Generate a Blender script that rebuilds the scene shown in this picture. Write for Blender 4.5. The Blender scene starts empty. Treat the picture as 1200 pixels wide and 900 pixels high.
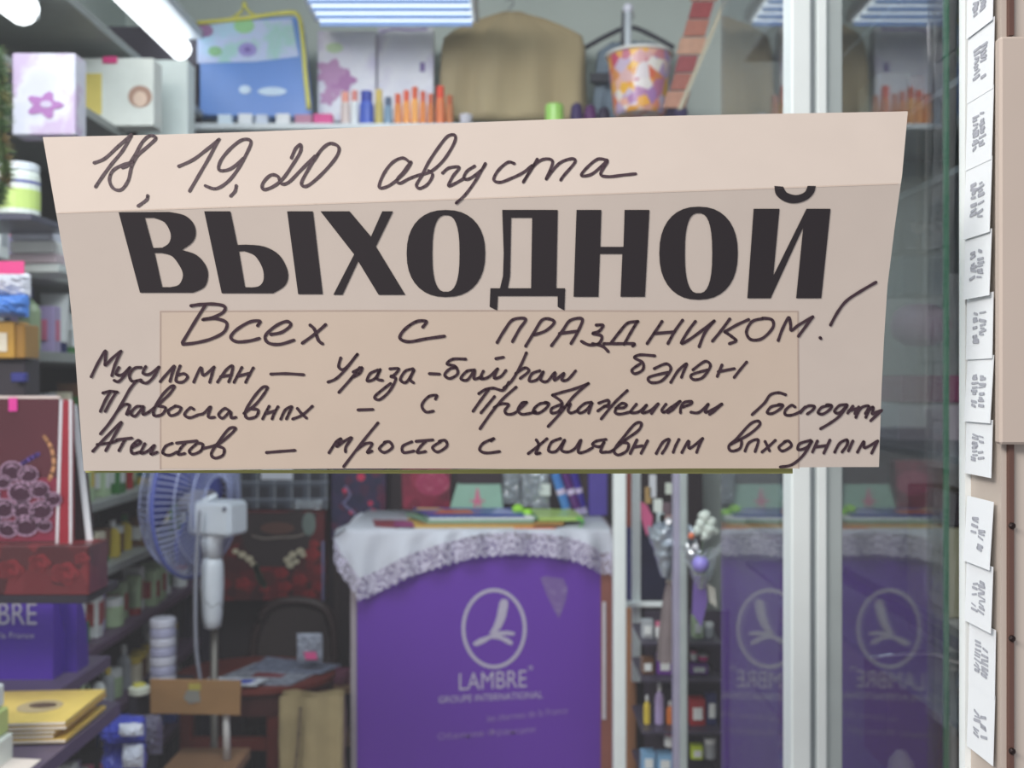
import bpy, bmesh, math, random
from mathutils import Vector, Matrix
random.seed(7)
SC = bpy.context.scene
COL = bpy.context.collection
PI = math.pi
CAMZ = 1.4

# ---------------------------------------------------------------- camera, world, light, exposure
cam = bpy.data.cameras.new('camera'); cam.sensor_width = 36; cam.lens = 36
cam.clip_start = 0.02; cam.clip_end = 50
cam.dof.use_dof = True; cam.dof.focus_distance = 0.485; cam.dof.aperture_fstop = 13
camo = bpy.data.objects.new('camera', cam); COL.objects.link(camo)
camo.location = (0, 0, CAMZ); camo.rotation_euler = (PI/2, 0, 0)
SC.camera = camo

w = bpy.data.worlds.new('World'); SC.world = w; w.use_nodes = True
w.node_tree.nodes['Background'].inputs[0].default_value = (0.60, 0.60, 0.64, 1)
w.node_tree.nodes['Background'].inputs[1].default_value = 0.62

def area(name, loc, target, sx, sy, power, col):
    l = bpy.data.lights.new(name, 'AREA'); l.shape = 'RECTANGLE'; l.size = sx; l.size_y = sy
    l.energy = power; l.color = col
    o = bpy.data.objects.new(name, l); COL.objects.link(o); o.location = loc
    o.rotation_euler = (Vector(target)-Vector(loc)).to_track_quat('-Z', 'Y').to_euler()
    return o
# corridor lamps behind the photographer, and a broad fill added to light the shop
area('corridor_lamp', (-1.5, -1.15, 2.72), (0.1, .5, 1.35), 1.4, .6, 58, (1.0, .93, .88))
area('shop_fill_light', (-0.1, 1.35, 2.72), (-0.1, 2.3, .8), 1.6, 1.2, 36, (.88, .96, 1.0))

SC.view_settings.view_transform = 'Standard'; SC.view_settings.look = 'None'
SC.view_settings.gamma = 1; SC.view_settings.use_curve_mapping = False
SC.view_settings.exposure = 0.28
SC.cycles.transparent_max_bounces = 24

# ---------------------------------------------------------------- helpers
def P(px, py, Y):            # pixel of the 1200x900 frame at depth Y -> world point
    return Vector(((px-600)/1200*Y, Y, CAMZ-(py-450)/1200*Y))
def lin(c):
    f = lambda v: v/12.92 if v <= .04045 else ((v+.055)/1.055)**2.4
    return (f(c[0]/255), f(c[1]/255), f(c[2]/255), 1)
MATS = {}
def mat(name, rgb, rough=.5, metal=0, vary=.10, scale=25, bump=0, emit=0):
    if name in MATS: return MATS[name]
    m = bpy.data.materials.new(name); m.use_nodes = True; nt = m.node_tree; b = nt.nodes['Principled BSDF']
    b.inputs['Roughness'].default_value = rough; b.inputs['Metallic'].default_value = metal
    tc = nt.nodes.new('ShaderNodeTexCoord'); n = nt.nodes.new('ShaderNodeTexNoise'); n.inputs['Scale'].default_value = scale
    r = nt.nodes.new('ShaderNodeMixRGB'); c = lin(rgb)
    r.inputs[1].default_value = tuple(min(1, v*(1-vary)) for v in c[:3])+(1,)
    r.inputs[2].default_value = tuple(min(1, v*(1+vary)) for v in c[:3])+(1,)
    nt.links.new(tc.outputs['Object'], n.inputs['Vector']); nt.links.new(n.outputs['Fac'], r.inputs[0])
    nt.links.new(r.outputs[0], b.inputs['Base Color'])
    if emit:
        b.inputs['Emission Color'].default_value = c; b.inputs['Emission Strength'].default_value = emit
    if bump:
        bp = nt.nodes.new('ShaderNodeBump'); bp.inputs['Strength'].default_value = bump; bp.inputs['Distance'].default_value = .01
        nt.links.new(n.outputs['Fac'], bp.inputs['Height']); nt.links.new(bp.outputs[0], b.inputs['Normal'])
    MATS[name] = m; return m
def rgbm(rgb, rough=.45, metal=0):
    return mat('paint_%d_%d_%d_%d' % (rgb[0], rgb[1], rgb[2], int(rough*100)+int(metal*1000)), rgb, rough, metal)
def vmat(name, cols, scale=20, rough=.5, coord='Object', detail='VORONOI', stretch=(1, 1, 1)):
    """print made of patches: voronoi cell colours through a stepped ramp"""
    if name in MATS: return MATS[name]
    m = bpy.data.materials.new(name); m.use_nodes = True; nt = m.node_tree; b = nt.nodes['Principled BSDF']
    b.inputs['Roughness'].default_value = rough
    tc = nt.nodes.new('ShaderNodeTexCoord'); mp = nt.nodes.new('ShaderNodeMapping'); mp.inputs['Scale'].default_value = stretch
    nt.links.new(tc.outputs[coord], mp.inputs[0])
    if detail == 'VORONOI':
        v = nt.nodes.new('ShaderNodeTexVoronoi'); v.inputs['Scale'].default_value = scale
        s = nt.nodes.new('ShaderNodeSeparateColor'); nt.links.new(v.outputs['Color'], s.inputs[0]); src = s.outputs[0]
    else:
        v = nt.nodes.new('ShaderNodeTexNoise'); v.inputs['Scale'].default_value = scale; v.inputs['Detail'].default_value = 3; src = v.outputs['Fac']
    nt.links.new(mp.outputs[0], v.inputs['Vector'])
    r = nt.nodes.new('ShaderNodeValToRGB'); e = r.color_ramp.elements
    k = len(cols)
    e[0].position = 0; e[0].color = lin(cols[0]); e[1].position = .999; e[1].color = lin(cols[-1])
    for i in range(1, k-1):
        pos = i/(k-1) if detail == 'VORONOI' else .3+.4*i/(k-1)
        x = e.new(pos); x.color = lin(cols[i])
    r.color_ramp.interpolation = 'LINEAR'
    nt.links.new(src, r.inputs[0]); nt.links.new(r.outputs[0], b.inputs['Base Color'])
    MATS[name] = m; return m
def glass(name, tint=(.93, .97, .95), ior=1.5, rough=0.0):
    if name in MATS: return MATS[name]
    m = bpy.data.materials.new(name); m.use_nodes = True; nt = m.node_tree; nt.nodes.clear()
    out = nt.nodes.new('ShaderNodeOutputMaterial'); mx = nt.nodes.new('ShaderNodeMixShader')
    t = nt.nodes.new('ShaderNodeBsdfTransparent'); t.inputs[0].default_value = tint+(1,)
    g = nt.nodes.new('ShaderNodeBsdfGlossy'); g.inputs['Roughness'].default_value = rough
    fr = nt.nodes.new('ShaderNodeFresnel'); ge = nt.nodes.new('ShaderNodeNewGeometry')
    mr = nt.nodes.new('ShaderNodeMapRange'); mr.inputs['To Min'].default_value = ior; mr.inputs['To Max'].default_value = 1/ior
    nt.links.new(ge.outputs['Backfacing'], mr.inputs['Value']); nt.links.new(mr.outputs[0], fr.inputs['IOR'])
    nt.links.new(fr.outputs[0], mx.inputs[0]); nt.links.new(t.outputs[0], mx.inputs[1]); nt.links.new(g.outputs[0], mx.inputs[2])
    nt.links.new(mx.outputs[0], out.inputs[0]); MATS[name] = m; return m
def film(name, col=(220, 228, 235), clear=.55, rough=.15):
    if name in MATS: return MATS[name]
    m = bpy.data.materials.new(name); m.use_nodes = True; nt = m.node_tree; b = nt.nodes['Principled BSDF']
    b.inputs['Base Color'].default_value = lin(col); b.inputs['Roughness'].default_value = rough; b.inputs['Metallic'].default_value = .5
    mx = nt.nodes.new('ShaderNodeMixShader'); t = nt.nodes.new('ShaderNodeBsdfTransparent'); mx.inputs[0].default_value = clear
    n = nt.nodes.new('ShaderNodeTexNoise'); n.inputs['Scale'].default_value = 40
    bp = nt.nodes.new('ShaderNodeBump'); bp.inputs['Strength'].default_value = .8; bp.inputs['Distance'].default_value = .01
    tc = nt.nodes.new('ShaderNodeTexCoord'); nt.links.new(tc.outputs['Object'], n.inputs['Vector'])
    nt.links.new(n.outputs['Fac'], bp.inputs['Height']); nt.links.new(bp.outputs[0], b.inputs['Normal'])
    nt.links.new(b.outputs[0], mx.inputs[1]); nt.links.new(t.outputs[0], mx.inputs[2])
    nt.links.new(mx.outputs[0], nt.nodes['Material Output'].inputs[0]); MATS[name] = m; return m

WO = {}   # world origin of each object
def link(name, bm, m, parent=None, smooth=False, origin=None):
    """one mesh object; vertices of bm are in world space"""
    me = bpy.data.meshes.new(name)
    if parent is not None: o0 = WO[parent.name]
    elif origin is not None: o0 = Vector(origin)
    else:
        xs = [v.co.x for v in bm.verts]; ys = [v.co.y for v in bm.verts]; zs = [v.co.z for v in bm.verts]
        o0 = Vector(((min(xs)+max(xs))/2, (min(ys)+max(ys))/2, min(zs)))
    bm.transform(Matrix.Translation(-o0))
    if smooth:
        for f in bm.faces: f.smooth = True
    bm.to_mesh(me); bm.free()
    me.materials.append(m)
    o = bpy.data.objects.new(name, me); COL.objects.link(o)
    if parent is not None: o.parent = parent
    else: o.location = o0
    WO[o.name] = o0
    return o
def empty(name, loc, label, cat, group=None):
    o = bpy.data.objects.new(name, None); COL.objects.link(o); o.location = loc; o.empty_display_size = .02
    WO[o.name] = Vector(loc); return tag(o, label, cat, group)
def tag(o, label, cat, group=None):
    o['label'] = label; o['category'] = cat
    if group: o['group'] = group
    return o
def struct(name, bm, m):
    o = link(name, bm, m); o['kind'] = 'structure'; return o
def B(): return bmesh.new()
def box(bm, x0, x1, y0, y1, z0, z1, bev=0, rz=0):
    r = bmesh.ops.create_cube(bm, size=1); vs = r['verts']
    c = Vector(((x0+x1)/2, (y0+y1)/2, (z0+z1)/2))
    for v in vs: v.co = Vector((v.co.x*abs(x1-x0), v.co.y*abs(y1-y0), v.co.z*abs(z1-z0)))
    if bev:
        es = list({e for v in vs for e in v.link_edges})
        r = bmesh.ops.bevel(bm, geom=es, offset=bev, segments=1, affect='EDGES'); vs = list({v for f in r['faces'] for v in f.verts} | {v for v in vs if v.is_valid})
    M = Matrix.Translation(c) @ Matrix.Rotation(rz, 4, 'Z')
    bmesh.ops.transform(bm, matrix=M, verts=vs); return bm
def pbox(bm, x0, y0, x1, y1, Y, depth, bev=0, rz=0):
    a = P(x0, y0, Y); b = P(x1, y1, Y); return box(bm, a.x, b.x, Y, Y+depth, b.z, a.z, bev, rz)
def tube(bm, pts, r, seg=8, r2=None, cap=True):
    pts = [Vector(p) for p in pts]; rings = []; n = len(pts)
    for i, p in enumerate(pts):
        d = (pts[min(i+1, n-1)]-pts[max(i-1, 0)]).normalized()
        up = Vector((0, 0, 1)) if abs(d.z) < .9 else Vector((1, 0, 0))
        a = d.cross(up).normalized(); b = d.cross(a).normalized()
        rr = r if r2 is None else r+(r2-r)*i/(n-1)
        rings.append([bm.verts.new(p+rr*(a*math.cos(2*PI*k/seg)+b*math.sin(2*PI*k/seg))) for k in range(seg)])
    for i in range(n-1):
        for k in range(seg): bm.faces.new((rings[i][k], rings[i][(k+1) % seg], rings[i+1][(k+1) % seg], rings[i+1][k]))
    if cap: bm.faces.new(rings[0][::-1]); bm.faces.new(rings[-1])
    return bm
def lathe(bm, c, prof, seg=16, squash=1.0):
    c = Vector(c); rings = []
    for (r, z) in prof: rings.append([bm.verts.new(c+Vector((r*math.cos(2*PI*k/seg), r*squash*math.sin(2*PI*k/seg), z))) for k in range(seg)])
    for i in range(len(rings)-1):
        for k in range(seg): bm.faces.new((rings[i][k], rings[i][(k+1) % seg], rings[i+1][(k+1) % seg], rings[i+1][k]))
    bm.faces.new(rings[0][::-1]); bm.faces.new(rings[-1]); return bm
def torus(bm, c, R, r, nrm, seg=32, sg=6, sx=1, sy=1):
    q = Vector(nrm).normalized().to_track_quat('Z', 'Y'); c = Vector(c); rings = []
    for i in range(seg):
        a = 2*PI*i/seg; ctr = Vector((R*sx*math.cos(a), R*sy*math.sin(a), 0)); ra = Vector((math.cos(a), math.sin(a), 0))
        rings.append([bm.verts.new(c+q@(ctr+r*(ra*math.cos(2*PI*k/sg)+Vector((0, 0, 1))*math.sin(2*PI*k/sg)))) for k in range(sg)])
    for i in range(seg):
        for k in range(sg): bm.faces.new((rings[i][k], rings[(i+1) % seg][k], rings[(i+1) % seg][(k+1) % sg], rings[i][(k+1) % sg]))
    return bm
def plate(bm, pts, thick, axis=Vector((0, 1, 0))):
    """extruded flat outline"""
    vs = [bm.verts.new(p) for p in pts]; f = bm.faces.new(vs)
    r = bmesh.ops.extrude_face_region(bm, geom=[f]); nv = [g for g in r['geom'] if isinstance(g, bmesh.types.BMVert)]
    bmesh.ops.translate(bm, vec=axis*thick, verts=nv); bmesh.ops.recalc_face_normals(bm, faces=bm.faces); return bm
def pplate(bm, pxs, Y, thick=.001):
    return plate(bm, [P(x, y, Y) for x, y in pxs], thick)
def ell(cx, cy, rx, ry, n=20): return [(cx+rx*math.cos(2*PI*k/n), cy+ry*math.sin(2*PI*k/n)) for k in range(n)]
def spline(pts, sub=6):
    if len(pts) < 3: return [tuple(p) for p in pts]
    out = []; q = [pts[0]]+list(pts)+[pts[-1]]
    for i in range(1, len(q)-2):
        p0, p1, p2, p3 = q[i-1], q[i], q[i+1], q[i+2]
        for s in range(sub):
            t = s/sub
            out.append(tuple(.5*((2*p1[k])+(-p0[k]+p2[k])*t+(2*p0[k]-5*p1[k]+4*p2[k]-p3[k])*t*t+(-p0[k]+3*p1[k]-3*p2[k]+p3[k])*t**3) for k in (0, 1)))
    out.append(tuple(pts[-1])); return out
def stroke(bm, pts, hw, S, sub=6, taper=True):
    """pen stroke: flat ribbon with round ends, laid on the surface S(x, y)"""
    c = spline(pts, sub); n = len(c)
    def disc(p, r):
        f = [bm.verts.new(S(p[0]+r*math.cos(2*PI*k/8), p[1]-r*math.sin(2*PI*k/8))) for k in range(8)]; bm.faces.new(f)
    prev = None
    for i, p in enumerate(c):
        a = c[max(i-1, 0)]; b = c[min(i+1, n-1)]; dx, dy = b[0]-a[0], b[1]-a[1]; L = math.hypot(dx, dy) or 1
        nx, ny = -dy/L, dx/L; r = hw*(1-(.12 if taper else 0)*abs(math.sin(i*.55)))
        cur = (bm.verts.new(S(p[0]+nx*r, p[1]+ny*r)), bm.verts.new(S(p[0]-nx*r, p[1]-ny*r)))
        if prev: bm.faces.new((prev[0], cur[0], cur[1], prev[1]))
        prev = cur
    disc(c[0], hw); disc(c[-1], hw*.85)
    for i in range(3, n-1, 3): disc(c[i], hw*.8)
def text(name, s, m, parent, rect, Y, slant=0, skew=0, mapf=None):
    """lettering with the built-in face, fitted to a pixel rectangle at depth Y"""
    c = bpy.data.curves.new(name, 'FONT'); c.body = s; c.extrude = 0; c.resolution_u = 3; c.offset = 0
    t = bpy.data.objects.new(name, c); COL.objects.link(t); bpy.context.view_layer.update()
    me = bpy.data.meshes.new_from_object(t.evaluated_get(bpy.context.evaluated_depsgraph_get()))
    bpy.data.objects.remove(t); bm = B(); bm.from_mesh(me); bpy.data.meshes.remove(me)
    xs = [v.co.x for v in bm.verts]; ys = [v.co.y for v in bm.verts]
    x0, y0, x1, y1 = rect
    for v in bm.verts:
        u = (v.co.x-min(xs))/(max(xs)-min(xs)); k = (v.co.y-min(ys))/(max(ys)-min(ys))
        px = x0+(x1-x0)*u+slant*k; py = y1-(y1-y0)*k-skew*u
        v.co = P(px, py, Y) if mapf is None else mapf(px, py)
    return link(name, bm, m, parent)

white_alu = mat('white_aluminium', (240, 247, 247), .4, 0, .04)
grey_alu = mat('grey_aluminium', (165, 172, 178), .35, .3)
shelf_grey = mat('shelf_grey', (150, 155, 152), .5)
dark = mat('dark_cloth', (36, 30, 44), .9, 0, .3, 6)

# ---------------------------------------------------------------- setting
def wallbox(name, a, m):
    bm = B(); box(bm, *a); return struct(name, bm, m)
wallbox('floor', (-1.4, 1.35, -.2, 3.8, -.05, 0), mat('floor_tiles', (120, 105, 95), .5, 0, .2, 6))
wallbox('ceiling', (-1.4, 1.35, .5, 3.8, 2.80, 2.86), mat('ceiling_paint', (205, 212, 208), .8, 0, .04))
wallbox('wall_back', (-1.4, 1.35, 3.5, 3.58, 0, 2.80), mat('wall_paint', (200, 210, 205), .8, 0, .05, 3))
wallbox('wall_left', (-1.40, -1.32, .5, 3.5, 0, 2.80), mat('wall_paint', (0, 0, 0)))
wallbox('wall_right', (1.06, 1.14, .6, 3.5, 0, 2.80), mat('wall_grey', (150, 148, 152), .8, 0, .1, 3))
# shop-front pane that carries the sign
bm = B(); box(bm, -.9, .2345, .534, .540, .3, 2.4); struct('window_1', bm, glass('shop_glass', (.985, .99, .988)))
bm = B(); box(bm, .2345, .2375, .530, .537, .3, 2.4); struct('trim_1', bm, white_alu)
bm = B(); box(bm, .2375, .46, .497, .537, .3, 2.4); struct('wall_front', bm, mat('jamb_board', (194, 184, 174), .6, 0, .03))
bm = B(); 
for (a, b) in ((0, 41), (521, 1200)):
    pbox(bm, 1183, a-(800 if a == 0 else 0), 1188.5, b, .494, .003)
t2 = struct('trim_2', bm, mat('brown_strip', (98, 70, 62), .5))
for y in (616, 748, 880):
    bm = B(); lathe(bm, (0, 0, 0), [(.0016, 0), (.0016, .001), (.0008, .0016)], 10)
    bm.transform(Matrix.Translation(P(1185.5, y, .494)) @ Matrix.Rotation(PI/2, 4, 'X'))
    link('screw', bm, mat('dark_screw', (40, 28, 28), .4, .5), t2)
bm = B(); pbox(bm, 1172, 42, 1330, 521, .489, .006, .0012)
tag(link('cover_board', bm, mat('cover_board', (190, 177, 166), .6, 0, .03)), 'plain beige cover board fixed high on the right door jamb', 'board')

# small printed cards stuck one over the other on the jamb reveal
cyy = [-60, 20, 100, 183, 268, 342, 416, 492, 588, 664, 738, 815, 893]
ords = ['half hidden topmost', 'first', 'second', 'third', 'fourth', 'fifth', 'sixth', 'seventh', 'eighth', 'ninth', 'tenth', 'lowest']
inkgrey = mat('card_ink', (172, 176, 186), .8)
cardm = mat('card_paper', (236, 242, 246), .6, 0, .02)
for i in range(12):
    z1 = P(0, cyy[i], .50).z; z0 = P(0, cyy[i+1]+4, .50).z
    if i == 7: z0 = P(0, 560, .5).z
    off = random.uniform(-.0006, .0006); flare = random.uniform(.0005, .0022)
    f = lambda u, v, d=0: Vector((.2350-.0002*i % .001-flare*(1-v)*1.0-d+off, .5275-.0285*u, z0+(z1-z0)*v))
    bm = B(); plate(bm, [f(0, 0), f(1, 0), f(1, 1), f(0, 1)], .0003, Vector((1, 0, 0)))
    c = tag(link('printed_card', bm, cardm), 'small white printed card on the right door jamb, %s in the overlapping column' % ords[i], 'card', 'cards on the door jamb')
    bm = B(); rr = random.Random(i)
    S = lambda x, y: f(x, y, .0003)
    for k in range(9):
        for x0 in (.25, .52):
            if rr.random() < .25: continue
            y = .26+.055*k; stroke(bm, [(x0+rr.uniform(0, .06), y+rr.uniform(-.02, .02)), (x0+.22+rr.uniform(-.06, .04), y+rr.uniform(-.02, .02))], .013+.014*rr.random(), S, 2)
    link('print', bm, inkgrey, c)

# ---------------------------------------------------------------- the sign
def foldy(px): return 250-35*(px-55)/1005
def SZ(px, py):
    fy = foldy(px)
    if py > fy: z = .5-.030*(550-py)/310
    else: z = .5-.030*(550-fy)/310+.010*(fy-py)/90
    return z+.0016*math.sin(px/130.)*math.sin((py-140)/140.)
def SS(off):
    return lambda x, y: P(x, y, SZ(x, y)-off)
LE = [(130, 47), (160, 50), (250, 66), (330, 80), (400, 87), (470, 92), (551, 98)]
RE = [(129, 1064), (215, 1057), (270, 1049), (340, 1040), (400, 1036), (460, 1033), (548, 1030)]
def interp(t, y):
    for i in range(len(t)-1):
        if y <= t[i+1][0]: break
    a, b = t[i], t[i+1]; return a[1]+(b[1]-a[1])*(y-a[0])/(b[0]-a[0])
def topy(px): return 160-31*(px-50)/1014+2*math.sin(px/150)
def boty(px): return 551-3*(px-98)/932+.8*math.sin(px/90)
sign = empty('paper_sign', P(560, 550, .5), 'beige paper notice announcing a day off, taped inside the shop-front glass', 'sign')
bm = B(); NU, NV = 60, 40; g = []
for j in range(NV+1):
    row = []
    for i in range(NU+1):
        u = i/NU; v = j/NV
        yl = topy(50)+(boty(98)-topy(50))*v; yr = topy(1064)+(boty(1030)-topy(1064))*v
        xl = interp(LE, yl); xr = interp(RE, yr); x = xl+(xr-xl)*u
        t, b = topy(x), boty(x)
        # put a row of vertices exactly on the fold
        fy = foldy(x); vf = 9/NV
        y = t+(fy-t)*(v/vf) if v <= vf else fy+(b-fy)*((v-vf)/(1-vf))
        row.append(bm.verts.new(P(x, y, SZ(x, y))))
    g.append(row)
for j in range(NV):
    for i in range(NU): bm.faces.new((g[j][i], g[j+1][i], g[j+1][i+1], g[j][i+1]))
r = bmesh.ops.extrude_face_region(bm, geom=list(bm.faces)); bmesh.ops.translate(bm, vec=(0, .0003, 0), verts=[v for v in r['geom'] if isinstance(v, bmesh.types.BMVert)])
bmesh.ops.recalc_face_normals(bm, faces=bm.faces)
link('paper_sheet', bm, mat('notice_paper', (202, 191, 181), .75, 0, .03, 60), sign)
# overlay coloured darker where a sheet taped behind blocks backlight, with its outline
def patch(name, x0, y0, x1, y1, off, m, nx=30, ny=10, sl=0):
    bm = B(); g = [[bm.verts.new(SS(off)(x0+(x1-x0)*i/nx, y0+(y1-y0)*j/ny+sl*i/nx)) for i in range(nx+1)] for j in range(ny+1)]
    for j in range(ny):
        for i in range(nx): bm.faces.new((g[j][i], g[j+1][i], g[j+1][i+1], g[j][i+1]))
    return link(name, bm, m, sign)
patch('dim_backlight_patch', 188, 365, 935, 549, .00010, mat('notice_paper_dim_backlight', (203, 187, 171), .75, 0, .03, 60))
bm = B()
for pts in (((188, 549), (188, 365)), ((188, 365), (500, 364), (935, 365)), ((935, 365), (936, 549))):
    stroke(bm, pts, .8, SS(.0002), 8) if len(pts) > 2 else stroke(bm, [(pts[0][0]+(pts[1][0]-pts[0][0])*t/8, pts[0][1]+(pts[1][1]-pts[0][1])*t/8) for t in range(9)], .8, SS(.0002), 1)
link('sheet_outline', bm, mat('faint_outline', (182, 164, 152), .8), sign)
bm = B(); stroke(bm, [(69, foldy(69)), (300, foldy(300)), (700, foldy(700)), (1052, foldy(1052))], .8, SS(.0001), 10, False)
link('fold_crease', bm, mat('crease', (200, 185, 172), .8), sign)
# olive card strip behind the lower edge
bm = B(); a = [(100, 551), (500, 551), (929, 546), (929, 555), (500, 555), (100, 554)]
plate(bm, [P(x, y, .5035) for x, y in a], .0015)
link('backing_strip', bm, mat('olive_card', (150, 150, 88), .7), sign)['label'] = 'thin olive card strip showing under the paper edge'
# clear tape
for (x0, y0, x1, y1) in ((36, 160, 66, 182), (1034, 132, 1074, 150)):
    pass

INK = mat('print_ink', (38, 32, 36), .6, 0, .05)
PEN = mat('marker_ink', (62, 42, 52), .6, 0, .15, 300)
def c3(x, y): return (130+x/2.79, 220+y/2.79)
def c4(x, y): return (540+x/2.308, 210+y/2.308)
def sup(cx, cy, rx, ry, n=36, e=2.3):
    o = []
    for k in range(n):
        a = 2*PI*k/n; c, s = math.cos(a), math.sin(a)
        o.append((cx+rx*math.copysign(abs(c)**(2/e), c), cy+ry*math.copysign(abs(s)**(2/e), s)))
    return o
def resamp(lp, step=6):
    o = []
    for i, p in enumerate(lp):
        q = lp[(i+1) % len(lp)]; n = max(1, int(math.hypot(q[0]-p[0], q[1]-p[1])//step))
        for k in range(n): o.append((p[0]+(q[0]-p[0])*k/n, p[1]+(q[1]-p[1])*k/n))
    return o
def letter(name, loops):
    """a printed letter from outer loop + holes: triangle-filled, then dropped onto the paper"""
    bm = B(); es = []
    for lp in loops:
        lp = resamp(lp); vs = [bm.verts.new((p[0], -p[1], 0)) for p in lp]
        es += [bm.edges.new((vs[i], vs[(i+1) % len(vs)])) for i in range(len(vs))]
    bmesh.ops.triangle_fill(bm, use_beauty=True, use_dissolve=False, edges=es, normal=(0, 0, 1))
    for v in bm.verts: v.co = SS(.00035)(v.co.x, -v.co.y)
    o = link(name, bm, INK, sign); return o
def sc(pts, sub=4):   # closed smooth loop helper for curved runs
    return spline(pts, sub)
# В
outer = [c3(25, 80)]+sc([c3(190, 79), c3(240, 90), c3(268, 115), c3(277, 148), c3(266, 178), c3(232, 203)])+sc([c3(234, 204), c3(280, 220), c3(310, 255), c3(317, 290), c3(305, 325), c3(268, 343)])+[c3(95, 343)]
letter('printed_letter', [outer, [c3(110, 98)]+sc([c3(140, 98), c3(175, 113), c3(195, 150), c3(190, 180), c3(168, 196)])+[c3(137, 197)], [c3(142, 213)]+sc([c3(165, 213), c3(200, 224), c3(228, 262), c3(235, 290), c3(222, 317), c3(195, 325)])+[c3(167, 325)]])
letter('printed_letter', [[c3(305, 77), c3(390, 77), c3(413, 187)]+sc([c3(440, 186), c3(500, 192), c3(550, 220), c3(578, 275), c3(570, 318), c3(530, 345)])+[c3(362, 345)], [c3(418, 208)]+sc([c3(435, 207), c3(470, 222), c3(495, 262), c3(499, 300), c3(485, 321), c3(460, 326)])+[c3(438, 325)]])
letter('printed_letter', [[c3(576, 77), c3(660, 77), c3(692, 348), c3(612, 348)]])
letter('printed_letter', [[c3(685, 77), c3(780, 77), c3(850, 160), c3(887, 77), c3(922, 77), c3(866, 192), c3(962, 350), c3(875, 350), c3(808, 240), c3(757, 350), c3(727, 350), c3(795, 218)]])
letter('printed_letter', [sup(522.5, 297, 46, 51), sup(522.5, 297, 16, 45, 30, 2.6)])
letter('printed_letter', [[c4(112, 83), c4(262, 83), c4(258, 295), c4(282, 295), c4(280, 355), c4(262, 345), c4(262, 316), c4(100, 316), c4(98, 355), c4(78, 345), c4(80, 295), c4(106, 295), c4(114, 262), c4(116, 200)], [c4(136, 104), c4(193, 104), c4(190, 295), c4(127, 295), c4(133, 262)]])
letter('printed_letter', [[c4(313, 83), c4(380, 83), c4(377, 183), c4(440, 183), c4(443, 83), c4(510, 83), c4(498, 318), c4(432, 318), c4(437, 202), c4(376, 202), c4(372, 318), c4(305, 318)]])
letter('printed_letter', [sup(*c4(643, 200), 46, 54.5), sup(*c4(643, 200), 16, 47, 30, 2.6)])
letter('printed_letter', [[c4(792, 80), c4(862, 80), c4(845, 262), c4(935, 80), c4(1000, 80), c4(975, 322), c4(907, 322), c4(926, 130), c4(838, 322), c4(775, 322)]])
letter('printed_letter', [sc([c4(848, 18), c4(853, 42), c4(876, 60), c4(905, 65), c4(935, 56), c4(954, 38), c4(960, 18)])+sc([c4(938, 18), c4(930, 35), c4(907, 43), c4(882, 36), c4(872, 20)])])

def hand(name, lab, ox, oy, s, strokes, hw=1.75):
    hw += .02
    bm = B()
    for q in strokes:
        if isinstance(q[0], (int, float)): continue
        stroke(bm, [(ox+x/s, oy+y/s) for x, y in q], hw, SS(.00045))
    o = link(name, bm, PEN, sign); o['label'] = lab; return o
hand('handwriting', 'handwritten dates in dark marker at top left', 60, 130, 3.43, [
 [(172, 208), (215, 190), (270, 140), (322, 95)], [(320, 100), (285, 160), (240, 215), (200, 270), (177, 305)],
 [(330, 205), (290, 215), (248, 238), (233, 275), (248, 310), (280, 316), (308, 280), (322, 225), (345, 180), (395, 135), (420, 108), (395, 99), (365, 125), (335, 178), (310, 215), (285, 228)],
 [(387, 340), (382, 357), (348, 382)],
 [(512, 222), (570, 195), (630, 150), (675, 113)], [(670, 118), (632, 190), (590, 262), (555, 322)],
 [(772, 190), (720, 232), (675, 237), (680, 200), (720, 150), (768, 115), (802, 122), (785, 170), (745, 240), (705, 287), (660, 312), (618, 300)],
 [(743, 300), (738, 322), (720, 342)],
 [(965, 188), (982, 150), (1002, 135), (1000, 165), (970, 215), (930, 272), (890, 304), (852, 315), (850, 290), (880, 258), (910, 262), (925, 292), (955, 285), (1000, 240), (1060, 180)],
 [(1072, 172), (1035, 230), (1005, 290), (1030, 300), (1090, 250), (1145, 185), (1155, 145), (1120, 130), (1085, 155), (1055, 200)]], 1.9)
hand('handwriting', 'handwritten month word in dark marker at top centre', 400, 130, 3.333, [
 [(268, 202), (240, 183), (200, 200), (165, 245), (147, 297), (178, 295), (215, 270), (255, 230), (272, 198), (240, 240), (217, 268), (228, 282), (262, 265), (295, 252), (350, 235), (400, 190), (440, 125), (443, 95), (415, 98), (380, 140), (340, 200), (315, 250), (293, 288), (306, 302), (337, 285), (356, 250), (340, 232)],
 [(395, 242), (420, 222), (460, 220), (435, 255), (418, 292), (445, 282), (480, 262)],
 [(520, 215), (490, 235), (478, 262), (500, 264), (545, 232), (562, 208)], [(562, 205), (525, 270), (485, 325), (448, 360)],
 [(675, 205), (650, 200), (612, 232), (595, 268), (620, 278), (665, 262), (710, 240), (745, 212)],
 [(765, 188), (740, 230), (710, 278)], [(715, 270), (750, 215), (790, 188), (825, 198), (800, 265)], [(800, 265), (850, 205), (900, 186), (912, 200), (870, 250), (856, 270)],
 [(1038, 192), (1000, 188), (955, 225), (938, 252), (980, 245), (1040, 195), (1012, 245), (1042, 256), (1100, 250), (1150, 245)]], 1.8)
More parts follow.
